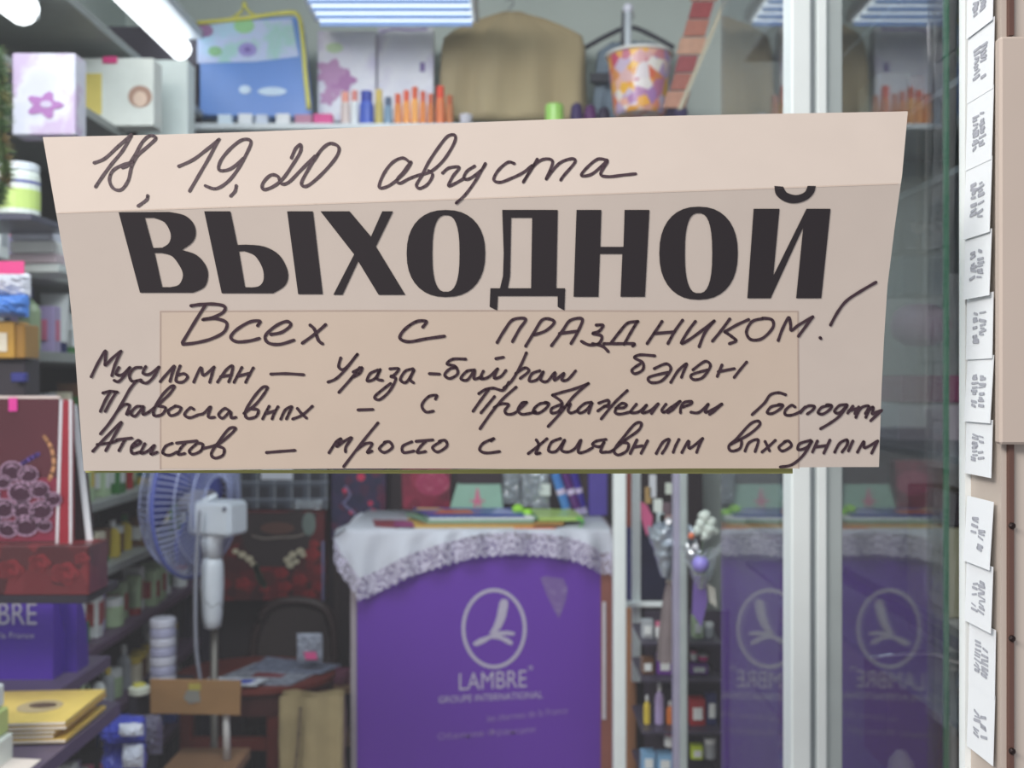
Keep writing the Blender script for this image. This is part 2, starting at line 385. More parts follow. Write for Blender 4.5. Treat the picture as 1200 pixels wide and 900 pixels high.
hand('handwriting', 'handwritten greeting line under the printed word', 90, 350, 3.871, [
 [(518, 32), (560, 26), (620, 24), (668, 34), (665, 60), (620, 84), (570, 95), (625, 90), (678, 108), (668, 150), (610, 182), (540, 200), (480, 207)], [(582, 30), (532, 110), (478, 200)],
 [(820, 122), (830, 102), (785, 105), (725, 140), (698, 175), (725, 195), (780, 192), (828, 180)],
 [(880, 162), (930, 152), (970, 120), (950, 103), (900, 125), (855, 168), (868, 200), (920, 207), (985, 188)],
 [(1058, 120), (1078, 140), (1095, 188), (1115, 205)], [(1128, 118), (1080, 160), (1022, 202)]], 2.0)
hand('handwriting', 'handwritten capital letters of the greeting line', 540, 320, 3.529, [
 [(150, 287), (180, 237), (215, 193), (268, 190), (242, 232), (213, 284)],
 [(268, 302), (300, 250), (335, 195), (368, 190), (386, 205), (352, 238), (302, 256)],
 [(375, 300), (418, 242), (452, 196), (502, 190), (485, 240), (455, 292)], [(408, 250), (482, 240)],
 [(560, 215), (588, 216), (572, 240), (545, 250), (582, 260), (572, 290), (532, 297), (498, 282)], [(545, 292), (585, 302), (610, 325)],
 [(732, 200), (690, 207), (655, 245), (622, 288)], [(730, 200), (700, 250), (675, 295)], [(592, 292), (650, 292), (716, 292), (710, 302)],
 [(832, 200), (802, 245), (770, 292)], [(800, 250), (885, 243)], [(917, 195), (885, 240), (856, 292)],
 [(970, 200), (940, 240), (912, 290), (945, 275), (1000, 235), (1048, 198)], [(1048, 198), (1010, 245), (985, 305)],
 [(1112, 190), (1075, 240), (1040, 282)], [(1190, 192), (1140, 215), (1092, 243)], [(1092, 243), (1120, 262), (1138, 280), (1110, 292)]], 1.9)
hand('handwriting', 'single handwritten letter in the middle of the greeting line', 360, 350, 3.529, [[(478, 117), (492, 94), (450, 95), (402, 128), (383, 163), (420, 178), (490, 166), (568, 155)]], 2.0)
hand('handwriting', 'handwritten end of the greeting with exclamation mark', 800, 320, 3.75, [
 [(352, 200), (305, 213), (280, 258), (300, 292), (350, 287), (396, 240), (392, 205), (350, 198)],
 [(420, 296), (440, 242), (466, 195), (474, 225), (478, 252), (510, 228), (572, 192)], [(572, 192), (540, 235), (508, 278)],
 [(650, 228), (682, 170), (722, 120), (790, 75), (850, 40)], [(604, 284), (608, 288)]], 1.9)
hand('handwriting', 'three handwritten words down the left side with dashes', 90, 350, 3.871, [
 [(65, 354), (95, 292), (130, 236), (128, 280), (130, 302), (162, 268), (200, 238)], [(200, 238), (172, 300), (158, 350)],
 [(190, 312), (178, 342), (205, 345), (240, 312)], [(240, 312), (215, 350), (188, 376), (168, 370)],
 [(292, 312), (262, 315), (238, 345), (250, 374), (292, 368)],
 [(312, 308), (300, 338), (330, 342), (372, 310)], [(372, 310), (350, 352), (318, 382), (290, 376)],
 [(378, 376), (400, 350), (442, 305), (430, 345), (422, 376)],
 [(468, 305), (455, 340), (450, 374), (480, 378), (502, 356), (485, 340), (455, 348)],
 [(530, 378), (562, 312), (574, 348), (622, 310)], [(622, 310), (612, 345), (602, 380)],
 [(638, 378), (678, 322), (706, 305), (700, 345), (688, 378)], [(652, 354), (702, 346)],
 [(748, 312), (728, 350), (712, 380)], [(728, 352), (782, 338)], [(800, 314), (780, 350), (765, 380)],
 [(880, 342), (950, 340), (1030, 345)],
 [(118, 428), (150, 420), (185, 424)], [(150, 424), (128, 462), (106, 512)], [(178, 424), (150, 470), (128, 512)],
 [(272, 372), (240, 410), (195, 490), (150, 560), (106, 614)], [(182, 512), (212, 482), (238, 484), (225, 525), (245, 512)],
 [(302, 490), (270, 490), (245, 520), (265, 532), (300, 495), (300, 525), (325, 515)],
 [(325, 515), (380, 470), (422, 430), (442, 398), (424, 400), (385, 440), (352, 498), (350, 530), (386, 525), (402, 495), (370, 487)],
 [(445, 488), (415, 508), (425, 530), (458, 520), (472, 495), (445, 486)],
 [(530, 502), (514, 495), (488, 525), (512, 540), (550, 527), (575, 520), (607, 490), (595, 535), (625, 538)],
 [(692, 510), (670, 498), (643, 525), (662, 542), (696, 512), (700, 540), (722, 538)],
 [(758, 520), (810, 480), (850, 430), (864, 402), (840, 404), (800, 450), (765, 510), (772, 542), (812, 535), (822, 505), (790, 500)],
 [(872, 488), (855, 520), (842, 546)], [(855, 522), (900, 508)], [(912, 490), (895, 520), (885, 546)],
 [(925, 546), (945, 505), (975, 490), (962, 520), (950, 546)], [(1000, 498), (1018, 520), (1042, 542)], [(1068, 488), (1022, 528), (978, 546)],
 [(72, 692), (130, 630), (202, 560), (170, 620), (130, 690)], [(92, 662), (160, 652), (190, 640)],
 [(182, 640), (250, 632)], [(218, 640), (205, 662), (190, 690)],
 [(250, 675), (288, 655), (276, 643), (248, 672), (252, 702), (290, 694)],
 [(308, 658), (290, 700), (320, 692), (352, 665), (335, 705), (365, 696)],
 [(432, 656), (402, 670), (390, 700), (420, 710), (455, 695)], [(452, 655), (545, 645)], [(492, 655), (470, 680), (460, 706), (490, 702)],
 [(540, 660), (510, 690), (525, 706), (562, 690), (570, 660), (545, 655)],
 [(570, 680), (640, 660), (692, 620), (720, 588), (690, 590), (650, 640), (610, 700), (626, 723), (662, 710), (666, 680), (635, 668)],
 [(860, 698), (920, 693), (990, 688)]], 1.8)
hand('handwriting', 'handwritten words in the middle of the lower lines', 360, 350, 3.529, [
 [(138, 245), (130, 282), (155, 290), (207, 230)], [(207, 230), (160, 290), (120, 330), (85, 345)],
 [(217, 285), (180, 332), (130, 388)], [(190, 303), (226, 285), (215, 310), (183, 327)],
 [(292, 295), (260, 310), (248, 340), (280, 330), (302, 292), (288, 330), (312, 338)],
 [(342, 290), (378, 290), (360, 315), (345, 322), (366, 332), (340, 382), (300, 417), (278, 408), (300, 385), (345, 350)],
 [(437, 290), (405, 300), (385, 335), (410, 345), (442, 295), (425, 332), (440, 348)], [(505, 310), (548, 312)],
 [(655, 250), (602, 250), (578, 270), (612, 280), (622, 310), (590, 330), (568, 315), (590, 290), (618, 285)],
 [(692, 295), (660, 300), (635, 330), (662, 336), (692, 298), (690, 332), (722, 322)],
 [(728, 300), (716, 330), (748, 325), (787, 290)], [(787, 290), (773, 328), (800, 322), (822, 296)], [(780, 248), (812, 242)],
 [(906, 224), (880, 282), (845, 340), (812, 370)], [(862, 310), (900, 286), (916, 300), (880, 330)],
 [(962, 298), (930, 310), (918, 340), (950, 335), (977, 302), (965, 335), (992, 342), (1025, 305), (1022, 338), (1062, 308), (1052, 336), (1078, 334), (1110, 298)],
 [(210, 460), (272, 458)], [(530, 415), (535, 400), (502, 405), (474, 440), (490, 468), (522, 465)],
 [(90, 637), (120, 592), (140, 580), (122, 612), (152, 590), (184, 575), (160, 612), (158, 634)],
 [(292, 514), (230, 590), (150, 695)], [(205, 625), (240, 600), (268, 600), (248, 636), (268, 630)],
 [(322, 595), (298, 620), (320, 636), (352, 615), (340, 592), (318, 594)], [(432, 592), (395, 610), (398, 636), (442, 630)],
 [(450, 590), (520, 584)], [(490, 590), (468, 612), (455, 636), (490, 632)], [(550, 592), (518, 615), (540, 634), (577, 610), (570, 586), (545, 590)],
 [(760, 588), (772, 578), (728, 598), (713, 625), (740, 638), (796, 632)]], 1.8)
hand('handwriting', 'handwritten words right of centre in the lower lines', 540, 320, 3.529, [
 [(802, 342), (742, 338), (718, 350), (752, 370), (752, 400), (720, 416), (708, 400), (742, 375)],
 [(800, 395), (850, 375), (868, 400), (830, 446), (785, 452), (780, 430), (858, 410)],
 [(868, 452), (900, 402), (934, 375), (920, 410), (912, 432)],
 [(960, 400), (1010, 365), (1032, 385), (1000, 432), (962, 440), (955, 420), (1022, 400)],
 [(1080, 380), (1060, 428)], [(1065, 408), (1132, 395)], [(1182, 368), (1155, 400), (1130, 432)],
 [(312, 690), (322, 712), (310, 746), (328, 744)], [(356, 685), (320, 715), (278, 747)],
 [(412, 684), (375, 700), (363, 735), (395, 736), (430, 690), (415, 730), (442, 740), (472, 725), (497, 690), (485, 740), (515, 738), (545, 722)],
 [(600, 688), (560, 695), (545, 710), (575, 718), (592, 700)], [(592, 700), (578, 738), (600, 740), (625, 735), (680, 690), (735, 650), (746, 620), (720, 624), (680, 670), (635, 730), (650, 752), (686, 735), (692, 705), (658, 700)],
 [(728, 690), (700, 747)], [(715, 720), (752, 714)], [(772, 694), (745, 746)],
 [(808, 746), (835, 700), (862, 688), (848, 722), (832, 746)], [(902, 688), (888, 715), (878, 742)],
 [(914, 742), (942, 694), (946, 725), (1000, 684)], [(1000, 684), (985, 715), (975, 742)]], 1.8)
hand('handwriting', 'long handwritten word under the greeting line', 545, 445, 7.5, [[(120, 122), (180, 85), (250, 74), (335, 92), (385, 20)], [(205, 88), (130, 190), (68, 278)], [(258, 148), (190, 230), (138, 292)], [(448, 65), (330, 170), (230, 290), (130, 432)], [(255, 245), (310, 213), (382, 218), (350, 270), (370, 302), (440, 290), (540, 200)], [(540, 198), (500, 205), (465, 262), (495, 302), (570, 295), (620, 278)], [(720, 205), (660, 210), (610, 250), (600, 288), (650, 292), (712, 250), (735, 208), (700, 198)], [(1080, 35), (960, 80), (850, 110), (768, 135)], [(768, 135), (850, 200), (825, 275), (760, 292), (765, 250), (850, 215)], [(1083, 32), (950, 150), (840, 290), (728, 412)], [(868, 245), (925, 210), (905, 270), (932, 292), (990, 270)], [(1110, 198), (1050, 210), (990, 265), (1010, 292), (1060, 270), (1118, 205)], [(1112, 210), (1085, 295)], [(1175, 205), (1255, 180), (1260, 215), (1215, 240), (1165, 275)], [(1425, 95), (1315, 200), (1195, 345)], [(1225, 232), (1290, 235)], [(1325, 250), (1395, 245), (1417, 218), (1375, 208), (1330, 250), (1320, 290), (1365, 302), (1455, 282)], [(1505, 215), (1455, 285), (1525, 282), (1595, 222)], [(1595, 225), (1557, 290), (1625, 272), (1695, 212)], [(1697, 212), (1637, 298)], [(1765, 215), (1730, 265), (1750, 285), (1815, 240), (1890, 188)], [(1890, 190), (1825, 262), (1780, 290)], [(1915, 240), (1985, 212), (1987, 190), (1925, 200), (1895, 250), (1893, 292)], [(1985, 285), (2055, 287), (2137, 215)], [(2137, 215), (2110, 285), (2175, 262), (2257, 212)], [(2257, 215), (2185, 280), (2147, 305)]], 1.8)
hand('handwriting', 'cramped handwritten word at the right edge', 875, 445, 7.27, [[(332, 128), (270, 110), (200, 130), (150, 200), (45, 298)], [(290, 215), (210, 230), (175, 280), (220, 287), (290, 245), (307, 215), (270, 210)], [(412, 232), (380, 218), (330, 260), (330, 297), (380, 302), (450, 275), (495, 235)], [(458, 280), (500, 230)], [(480, 250), (530, 222), (577, 228), (560, 260), (515, 292)], [(702, 220), (640, 235), (608, 280), (650, 292), (712, 250), (722, 218), (680, 213)], [(850, 212), (790, 220), (748, 270), (790, 282), (858, 215)], [(850, 232), (790, 310), (710, 370), (628, 418)], [(905, 225), (860, 285)], [(870, 265), (940, 245)], [(955, 232), (920, 290)], [(930, 320), (975, 240), (1040, 225), (1010, 290)], [(1015, 320), (1050, 250), (1078, 235), (1070, 290)], [(1070, 290), (1150, 260)], [(1150, 262), (1055, 350)]], 1.8)
hand('handwriting', 'handwritten words at the right edge of the lower lines', 800, 320, 3.75, [
 [(212, 752), (290, 710), (338, 668), (330, 650), (295, 665), (240, 725), (203, 760), (215, 782), (252, 770), (257, 735), (230, 735)],
 [(274, 782), (292, 745), (332, 733), (318, 785)], [(362, 740), (372, 760), (382, 782)], [(407, 735), (380, 760), (348, 787)],
 [(452, 740), (423, 765), (440, 782), (477, 760), (465, 738), (445, 742)], [(562, 735), (514, 750), (508, 776), (545, 766), (568, 738), (530, 800), (480, 842), (428, 852)],
 [(592, 738), (570, 787)], [(580, 765), (632, 758)], [(647, 734), (620, 792)], [(668, 787), (690, 748), (722, 733), (722, 755), (700, 787)], [(748, 738), (728, 782)],
 [(768, 787), (796, 740), (800, 768), (857, 738)], [(857, 738), (830, 792)]], 1.8)

# ---------------------------------------------------------------- glass door leaf and showcase pane on the right
X1, X2 = .303, .455
door = empty('glass_door', (X1, 1.3, .3), 'glass door leaf standing open, in a white aluminium frame right of the counter', 'door')
bm = B(); box(bm, X1, X1+.005, 1.10, 1.485, .3, 2.6); link('pane', bm, glass('door_glass', (.80, .82, .86), 2.8), door)
bm = B(); a = P(926, 0, 1.08); b = P(949, 0, 1.08); box(bm, a.x, b.x, 1.075, 1.11, .3, 2.7, .002); link('stile', bm, white_alu, door)
bm = B(); a = P(949, 0, 1.085); b = P(958, 0, 1.085); box(bm, a.x, b.x, 1.088, 1.11, .3, 2.7); link('groove', bm, grey_alu, door)['label'] = 'grey recessed groove'
bm = B(); a = P(957, 0, 1.08); b = P(968, 0, 1.08); box(bm, a.x, b.x, 1.077, 1.11, .3, 2.7, .001); link('stile', bm, white_alu, door)
bm = B(); a = P(967, 0, 1.085); b = P(987, 0, 1.085); box(bm, a.x, b.x, 1.084, 1.11, .3, 2.7, .001); link('side_rail', bm, mat('pale_alu', (176, 186, 186), .35, .1), door)
case = empty('showcase', (X2+.3, 1.7, .3), 'glass-fronted wall showcase at the right with a green glass edge', 'showcase')
bm = B(); box(bm, X2, X2+.004, 1.080, 1.75, .3, 2.6); link('glass_panel', bm, glass('case_glass', (.86, .90, .90), 2.4), case)
bm = B(); box(bm, X2-.0005, X2+.0045, 1.0765, 1.0800, .3, 2.6); link('glass_edge', bm, mat('green_glass_edge', (48, 98, 76), .2), case)['label'] = 'dark green polished glass edge'
frost = glass('shelf_glass', (.75, .86, .82), 1.5)
for h in (.70, .50, .345, .245, -.082, -.38, -.62):
    bm = B(); box(bm, .50, 1.02, 1.12, 2.2, CAMZ+h-.008, CAMZ+h); link('glass_shelf', bm, mat('shelf_board_grey', (118, 124, 130), .4), case)
for y in (1.7, 2.2):
    bm = B(); box(bm, .98, 1.04, y, y+.03, .3, 2.4); link('upright', bm, grey_alu, case)
bm = B(); box(bm, .50, .52, 1.1, 2.2, CAMZ-.30, CAMZ-.285); link('rail', bm, mat('dark_rail', (70, 74, 84), .4), case)
# goods in the showcase: px rect, depth, colour, name, label
for (x0, y0, x1, y1, Y, d, c, nm, lb, ct) in (
 (1031, 50, 1067, 130, 1.62, .10, (214, 222, 214), 'carton', 'tall pale green-white carton high in the showcase', 'box'),
 (1068, 88, 1084, 112, 1.62, .08, (205, 160, 140), 'carton', 'small salmon pink carton beside the tall pale carton', 'box'),
 (1070, 112, 1130, 143, 1.62, .08, (196, 190, 170), 'carton', 'low sand-coloured carton under the salmon carton', 'box'),
 (1062, 160, 1104, 208, 1.55, .08, (160, 172, 178), 'carton', 'grey-blue carton on the second showcase shelf', 'box'),
 (1060, 238, 1112, 292, 1.50, .08, (108, 108, 116), 'display_tray', 'dark grey tray with two pale round discs in the showcase', 'tray'),
 (1058, 300, 1112, 345, 1.50, .08, (98, 112, 122), 'carton', 'slate grey carton under the tray in the showcase', 'box'),
 (1056, 440, 1134, 472, 1.50, .10, (150, 58, 108), 'lid_box', 'crimson flat box on the middle showcase shelf', 'box'),
 (1052, 474, 1134, 520, 1.50, .10, (202, 190, 202), 'carton', 'pale lilac box under the crimson box in the showcase', 'box'),
 (1106, 577, 1150, 618, 1.30, .12, (42, 32, 44), 'carton', 'near-black box on top of the olive box', 'box'),
 (1106, 619, 1150, 725, 1.30, .12, (168, 166, 138), 'carton', 'tall olive-beige box low in the showcase', 'box'),
 (1106, 726, 1150, 765, 1.30, .12, (160, 162, 158), 'carton', 'short grey box under the olive-beige box', 'box'),
 (1040, 768, 1104, 905, 1.45, .10, (112, 90, 82), 'carton', 'tall brown carton at the bottom of the showcase', 'box'),
 ):
    bm = B(); pbox(bm, x0, y0, x1, y1, Y, d, .002)
    o = tag(link(nm, bm, rgbm(c, .5)), lb, ct)
    if nm == 'display_tray':
        for cx in (1076, 1098):
            bm = B(); pplate(bm, ell(cx, 262, 9, 12), Y-.0012, .001); link('disc', bm, rgbm((165, 158, 158)), o)
bm = B(); c = P(1078, 381, 1.45)
lathe(bm, (0, 0, 0), [(.001, -.030), (.02, -.029), (.036, -.018), (.041, 0), (.036, .018), (.02, .029), (.001, .030)], 24)
bm.transform(Matrix.Translation(c)); tag(link('round_compact', bm, rgbm((188, 140, 172), .4), smooth=True), 'pink oval puff box in the middle of the showcase', 'compact')
bm = B(); tube(bm, [P(1020, 771, 1.40), P(1068, 766, 1.40), P(1095, 767, 1.40), P(1118, 776, 1.40), P(1150, 780, 1.38)], .0035)
tag(link('metal_rim', bm, mat('bright_metal', (225, 222, 215), .25, .8), smooth=True), 'bright curved metal rim over the brown carton', 'rim')
bm = B(); tube(bm, [P(1117, 782, 1.36), P(1117, 980, 1.36)], .006); tag(link('rod', bm, rgbm((175, 172, 170)), smooth=True), 'pale upright rod beside the brown carton', 'rod')
bm = B(); lathe(bm, P(1056, 935, 1.38), [(.012, 0), (.018, .03), (.016, .05), (.007, .063), (.001, .065)], 16); tag(link('bulb', bm, rgbm((232, 222, 196), .3), smooth=True), 'cream rounded bottle top at the showcase bottom', 'bottle')

# ---------------------------------------------------------------- left wall shelving
LX = -.95
rack = empty('shelving_unit', (-1.13, 2.5, 0), 'long grey wall shelving unit filled with small goods on the left', 'shelves')
SH = [.84, .62, .236, .067, -.10, -.27, -.43, -.60, -.78, -.97]
for h in SH:
    bm = B(); box(bm, -1.31, LX, 1.78, 3.15, CAMZ+h-.022, CAMZ+h, .002); link('shelf', bm, shelf_grey if h > -.5 else mat('shelf_purple', (92, 70, 96), .5), rack)
bm = B(); box(bm, -1.318, -1.31, 1.78, 3.15, .2, 2.5); link('back_panel', bm, mat('rack_back', (80, 80, 76), .8, 0, .2, 8), rack)
for y in (1.80, 3.13):
    bm = B(); box(bm, -1.31, -1.27, y-.015, y+.015, 0, 2.5); link('upright', bm, grey_alu, rack)
bm = B(); box(bm, -1.31, LX-.01, 3.15, 3.17, 0, 2.5); link('end_panel', bm, mat('end_panel', (58, 54, 66), .6), rack)

CN = {'white': (228, 232, 232), 'pale green': (176, 200, 160), 'green': (60, 120, 60), 'yellow': (214, 190, 70), 'pink': (214, 120, 150), 'red': (160, 40, 45),
      'lilac': (176, 160, 205), 'blue': (60, 90, 180), 'cream': (222, 214, 190), 'silver-grey': (165, 170, 176), 'black': (38, 36, 42), 'brown': (110, 76, 52), 'orange': (215, 120, 50), 'teal': (70, 140, 140), 'navy': (38, 44, 96)}
def product(kind, c1, c2, x, y, z, wd, dp, ht, label, group):
    bm = B()
    if kind == 'box':
        box(bm, x-wd/2, x+wd/2, y-dp/2, y+dp/2, z, z+ht, .0015, random.uniform(-.12, .12)); o = tag(link('product_box', bm, rgbm(CN[c1], .4)), label, 'box', group)
        bm = B(); box(bm, x+wd/2-.001, x+wd/2+.0012, y-dp*.3, y+dp*.3, z+ht*.25, z+ht*.7); box(bm, x-wd*.3, x+wd*.3, y-dp/2-.0035, y-dp/2+.001, z+ht*.25, z+ht*.7); link('label_print', bm, rgbm(CN[c2], .5), o)
    elif kind == 'jar':
        r = wd*.5; lathe(bm, (x, y, z), [(r*.9, 0), (r, .004), (r, ht*.7), (r*.85, ht*.75)], 12); o = tag(link('cream_jar', bm, rgbm(CN[c1], .3)), label, 'jar', group)
        bm = B(); lathe(bm, (x, y, z+ht*.74), [(r*.95, 0), (r*.97, .003), (r*.95, ht*.25), (r*.8, ht*.27)], 12); link('lid', bm, rgbm(CN[c2], .3), o)
    elif kind == 'bottle':
        r = wd*.42; lathe(bm, (x, y, z), [(r*.9, 0), (r, .004), (r, ht*.6), (r*.8, ht*.7), (r*.35, ht*.78), (r*.35, ht*.82)], 12, .75); o = tag(link('bottle', bm, rgbm(CN[c1], .25), smooth=False), label, 'bottle', group)
        bm = B(); lathe(bm, (x, y, z+ht*.8), [(r*.42, 0), (r*.42, ht*.17), (r*.3, ht*.2)], 10); link('cap', bm, rgbm(CN[c2], .3), o)
    else:
        tube(bm, [(x, y, z+ht*.18), (x, y, z+ht*.6)], wd*.4, 10); 
        vs = [bm.verts.new((x+a*wd*.45, y+b*.004, z+ht)) for a, b in ((-1, -1), (1, -1), (1, 1), (-1, 1))]; bm.faces.new(vs)
        bmesh.ops.convex_hull(bm, input=bm.verts[:]); o = tag(link('cream_tube', bm, rgbm(CN[c1], .3)), label, 'tube', group)
        bm = B(); lathe(bm, (x, y, z), [(wd*.38, 0), (wd*.38, ht*.18)], 10); link('cap', bm, rgbm(CN[c2], .3), o)
    return o
ON = ['first', 'second', 'third', 'fourth', 'fifth', 'sixth', 'seventh', 'eighth', 'ninth', 'tenth', 'eleventh', 'twelfth', 'thirteenth', 'fourteenth', 'fifteenth', 'sixteenth', 'seventeenth', 'eighteenth', 'nineteenth', 'twentieth', 'twenty-first', 'twenty-second', 'twenty-third', 'twenty-fourth', 'twenty-fifth', 'twenty-sixth']
SHN = {.62: 'upper', .236: 'eye-level', .067: 'below eye level', -.10: 'hidden', -.27: 'first below sign', -.43: 'second below sign', -.60: 'third below sign', -.78: 'fourth below sign', -.97: 'lowest in view', .84: 'top'}
def vis(p):
    px = 600+p.x/p.y*1200; py = 450-(p.z-CAMZ)/p.y*1200
    if px < -15 or py < -25 or py > 935: return False
    if px > 110 and 175 < py < 535: return False
    return True
sets = {.067: (['white', 'white', 'silver-grey', 'pale green', 'lilac'], ['pink', 'green', 'navy', 'silver-grey'], ['box', 'box', 'tube', 'bottle']),
        .236: (['white', 'white', 'lilac', 'silver-grey'], ['navy', 'pink', 'silver-grey'], ['box', 'jar', 'box']),
        -.10: (['cream', 'white', 'brown', 'silver-grey'], ['brown', 'white', 'green'], ['jar', 'tube', 'box']),
        -.27: (['green', 'pale green', 'white', 'teal', 'red', 'green'], ['yellow', 'white', 'green'], ['box', 'bottle', 'tube']),
        -.43: (['cream', 'white', 'yellow', 'green', 'pale green', 'brown'], ['white', 'green', 'blue'], ['bottle', 'jar', 'box', 'tube']),
        -.60: (['white', 'pale green', 'green', 'orange', 'lilac', 'white'], ['green', 'red', 'white'], ['box', 'tube', 'jar']),
        -.78: (['silver-grey', 'pale green', 'brown', 'cream', 'white'], ['yellow', 'white', 'black'], ['jar', 'box', 'bottle']),
        -.97: (['blue', 'white', 'lilac', 'black'], ['white', 'blue', 'pink'], ['box', 'box', 'jar']),
        .62: (['white', 'cream'], ['lilac', 'pale green'], ['box']), .84: (['white', 'silver-grey'], ['lilac', 'pink'], ['box'])}
for h in SH:
    if h in (.62, .84): continue
    c1s, c2s, ks = sets[h]; gap = {.067: .15, .236: .34, -.10: .14, -.27: .145, -.43: .135, -.60: .145, -.78: .155, -.97: .16}[h]
    y = 1.86; n = 0
    while y < 3.06:
        wd = random.uniform(.05, .075) if h > -.2 else random.uniform(.038, .06); ht = gap*random.uniform(.55, .9) if h != .236 else random.uniform(.07, .12)
        k = random.choice(ks); c1 = random.choice(c1s); c2 = random.choice([c for c in c2s if c != c1])
        if k == 'jar': ht = min(ht, .07)
        x = LX-.034-random.uniform(0, .03); z = CAMZ+h
        if vis(Vector((x, y, z+ht*.6))):
            n += 1
            product(k, c1, c2, x, y, z, wd, wd*.7, ht, '%s %s with %s %s, %s along the left shelf %s' % (c1, {'box': 'box', 'jar': 'jar', 'bottle': 'bottle', 'tube': 'tube'}[k], c2, 'print' if k == 'box' else 'cap', ON[n-1], SHN[h]), 'goods on the left shelf %s' % SHN[h])
        y += wd+(random.uniform(.012, .03) if h > -.2 else random.uniform(.006, .016))

# hand-placed goods on the left
def pb(name, rect, Y, d, c, label, cat, rough=.45, bev=.002, m=None, group=None):
    bm = B(); pbox(bm, *rect, Y, d, bev); return tag(link(name, bm, m or rgbm(c, rough)), label, cat, group)
lil = vmat('violet_flower_print', [(190, 190, 210), (205, 206, 222), (214, 214, 226), (194, 172, 206), (212, 214, 226)], 14, .35, detail='NOISE')
gb = pb('gift_bag', (14, 62, 88, 158), 1.90, .05, 0, 'pale lilac bag with a purple flower, upper left', 'gift bag', m=lil)
bm = B(); pplate(bm, [(52+18*math.cos(2*PI*k/24)*(1+.3*math.cos(5*2*PI*k/24)), 123+13*math.sin(2*PI*k/24)*(1+.3*math.cos(5*2*PI*k/24))) for k in range(24)], 1.8985, .0012); link('flower_print', bm, rgbm((168, 110, 176)), gb)
bm = B(); pplate(bm, ell(54, 122, 7, 4), 1.8975, .0012); link('flower_centre', bm, rgbm((200, 190, 215)), gb)
o = pb('header_box', (88, 68, 180, 147.5), 2.46, .06, (226, 230, 224), 'white box with a yellow side panel and a small portrait print, upper left', 'box')
bm = B(); pbox(bm, 88, 86, 119, 134, 2.4585, .001); link('side_print', bm, rgbm((226, 206, 110)), o)
bm = B(); pplate(bm, ell(164, 113, 14, 13), 2.4585, .001); link('portrait_print', bm, rgbm((178, 140, 122)), o)
bm = B(); pplate(bm, ell(164, 116, 8, 9), 2.4575, .001); link('face_print', bm, rgbm((228, 200, 180)), o)
bm = B(); pbox(bm, 120, 66, 137, 74, 2.456, .002); link('pink_tab', bm, rgbm((220, 60, 130)), o)
pb('header_box', (160, 70, 220, 166), 2.62, .06, (214, 224, 222), 'plain pale box beside the portrait box, upper left', 'box')
bm = B(); c = P(22, 255, 1.75)
lathe(bm, c, [(.030, 0), (.034, .004), (.034, .07), (.030, .078)], 20); o = tag(link('plastic_tub', bm, rgbm((232, 240, 232), .3), smooth=False), 'white plastic tub with a pale green label, beside the sign', 'tub')
bm = B(); lathe(bm, c, [(.0344, .012), (.0344, .045)], 20); link('green_label', bm, rgbm((200, 225, 130)), o)
bm = B(); lathe(bm, c+Vector((0, 0, .077)), [(.033, 0), (.033, .012), (.030, .014)], 20); link('lid', bm, rgbm((225, 232, 240), .3), o)
bm = B(); lathe(bm, c, [(.0343, .055), (.0343, .060)], 20); link('navy_band', bm, rgbm((96, 100, 170)), o)
bm = B(); box(bm, -1.0, c.x+.045, 1.70, 1.86, c.z-.012, c.z-.0005, .001)
tag(link('small_shelf', bm, mat('clear_shelf', (70, 70, 90), .3)), 'short dark bracket shelf under the white tub', 'shelf')
for i, (y0, y1, c, l) in enumerate(((268, 281, (205, 208, 222), 'lilac-grey'), (282, 296, (238, 240, 238), 'white'), (297, 308, (214, 196, 204), 'pinkish'), (309, 319, (208, 216, 214), 'pale grey'))):
    pb('flat_box', (12-i, y0, 60+i*3, y1), 1.86, .12, c, 'flat %s carton in the small stack under the tub' % l, 'box', group='flat cartons under the tub')
pb('price_tag', (-20, 306, 28, 321), 1.55, .002, (232, 60, 140), 'bright pink price card at the left edge', 'price tag', bev=0)
# crumpled blue and white bag
def crumple(bm, rect, Y, amp, seed=0, nx=14, ny=10, depth=.05):
    rr = random.Random(seed); x0, y0, x1, y1 = rect
    for side in (0, 1):
        g = []
        for j in range(ny+1):
            row = []
            for i in range(nx+1):
                u, v = i/nx, j/ny; e = math.sin(PI*u)*math.sin(PI*v)
                p = P(x0+(x1-x0)*u, y0+(y1-y0)*v, Y)
                s = -1 if side == 0 else 1
                p.y += s*depth*e**.5+(rr.uniform(-amp, amp) if 0 < i < nx and 0 < j < ny else 0)
                p.x += rr.uniform(-amp, amp)*.5*(0 if side else 1)*(1 if 0 < i < nx else 0)
                row.append(bm.verts.new(p))
            g.append(row)
        for j in range(ny):
            for i in range(nx): bm.faces.new((g[j][i], g[j+1][i], g[j+1][i+1], g[j][i+1]))
    bmesh.ops.remove_doubles(bm, verts=bm.verts, dist=1e-5); bmesh.ops.recalc_face_normals(bm, faces=bm.faces); return bm
bm = B(); crumple(bm, (-25, 320, 36, 348), 1.60, .003, 3, depth=.03); tag(link('foil_pack', bm, rgbm((226, 228, 238), .3)), 'white plastic pack under the pink price card', 'pack')
bm = B(); crumple(bm, (-25, 345, 34, 372), 1.59, .003, 4, depth=.03); tag(link('foil_pack', bm, rgbm((80, 130, 210), .3)), 'blue plastic pack under the white pack at the left edge', 'pack')
o = pb('gold_box', (-15, 376, 17, 420), 1.60, .05, (196, 150, 62), 'gold box with a cream label at the left edge', 'box', .3)
bm = B(); pbox(bm, -14, 390, 8, 412, 1.5985, .001); link('label_print', bm, rgbm((236, 226, 206)), o)
pb('gold_box', (18, 380, 29, 420), 1.60, .05, (158, 116, 48), 'narrow bronze-gold box next to the labelled gold box', 'box', .3)
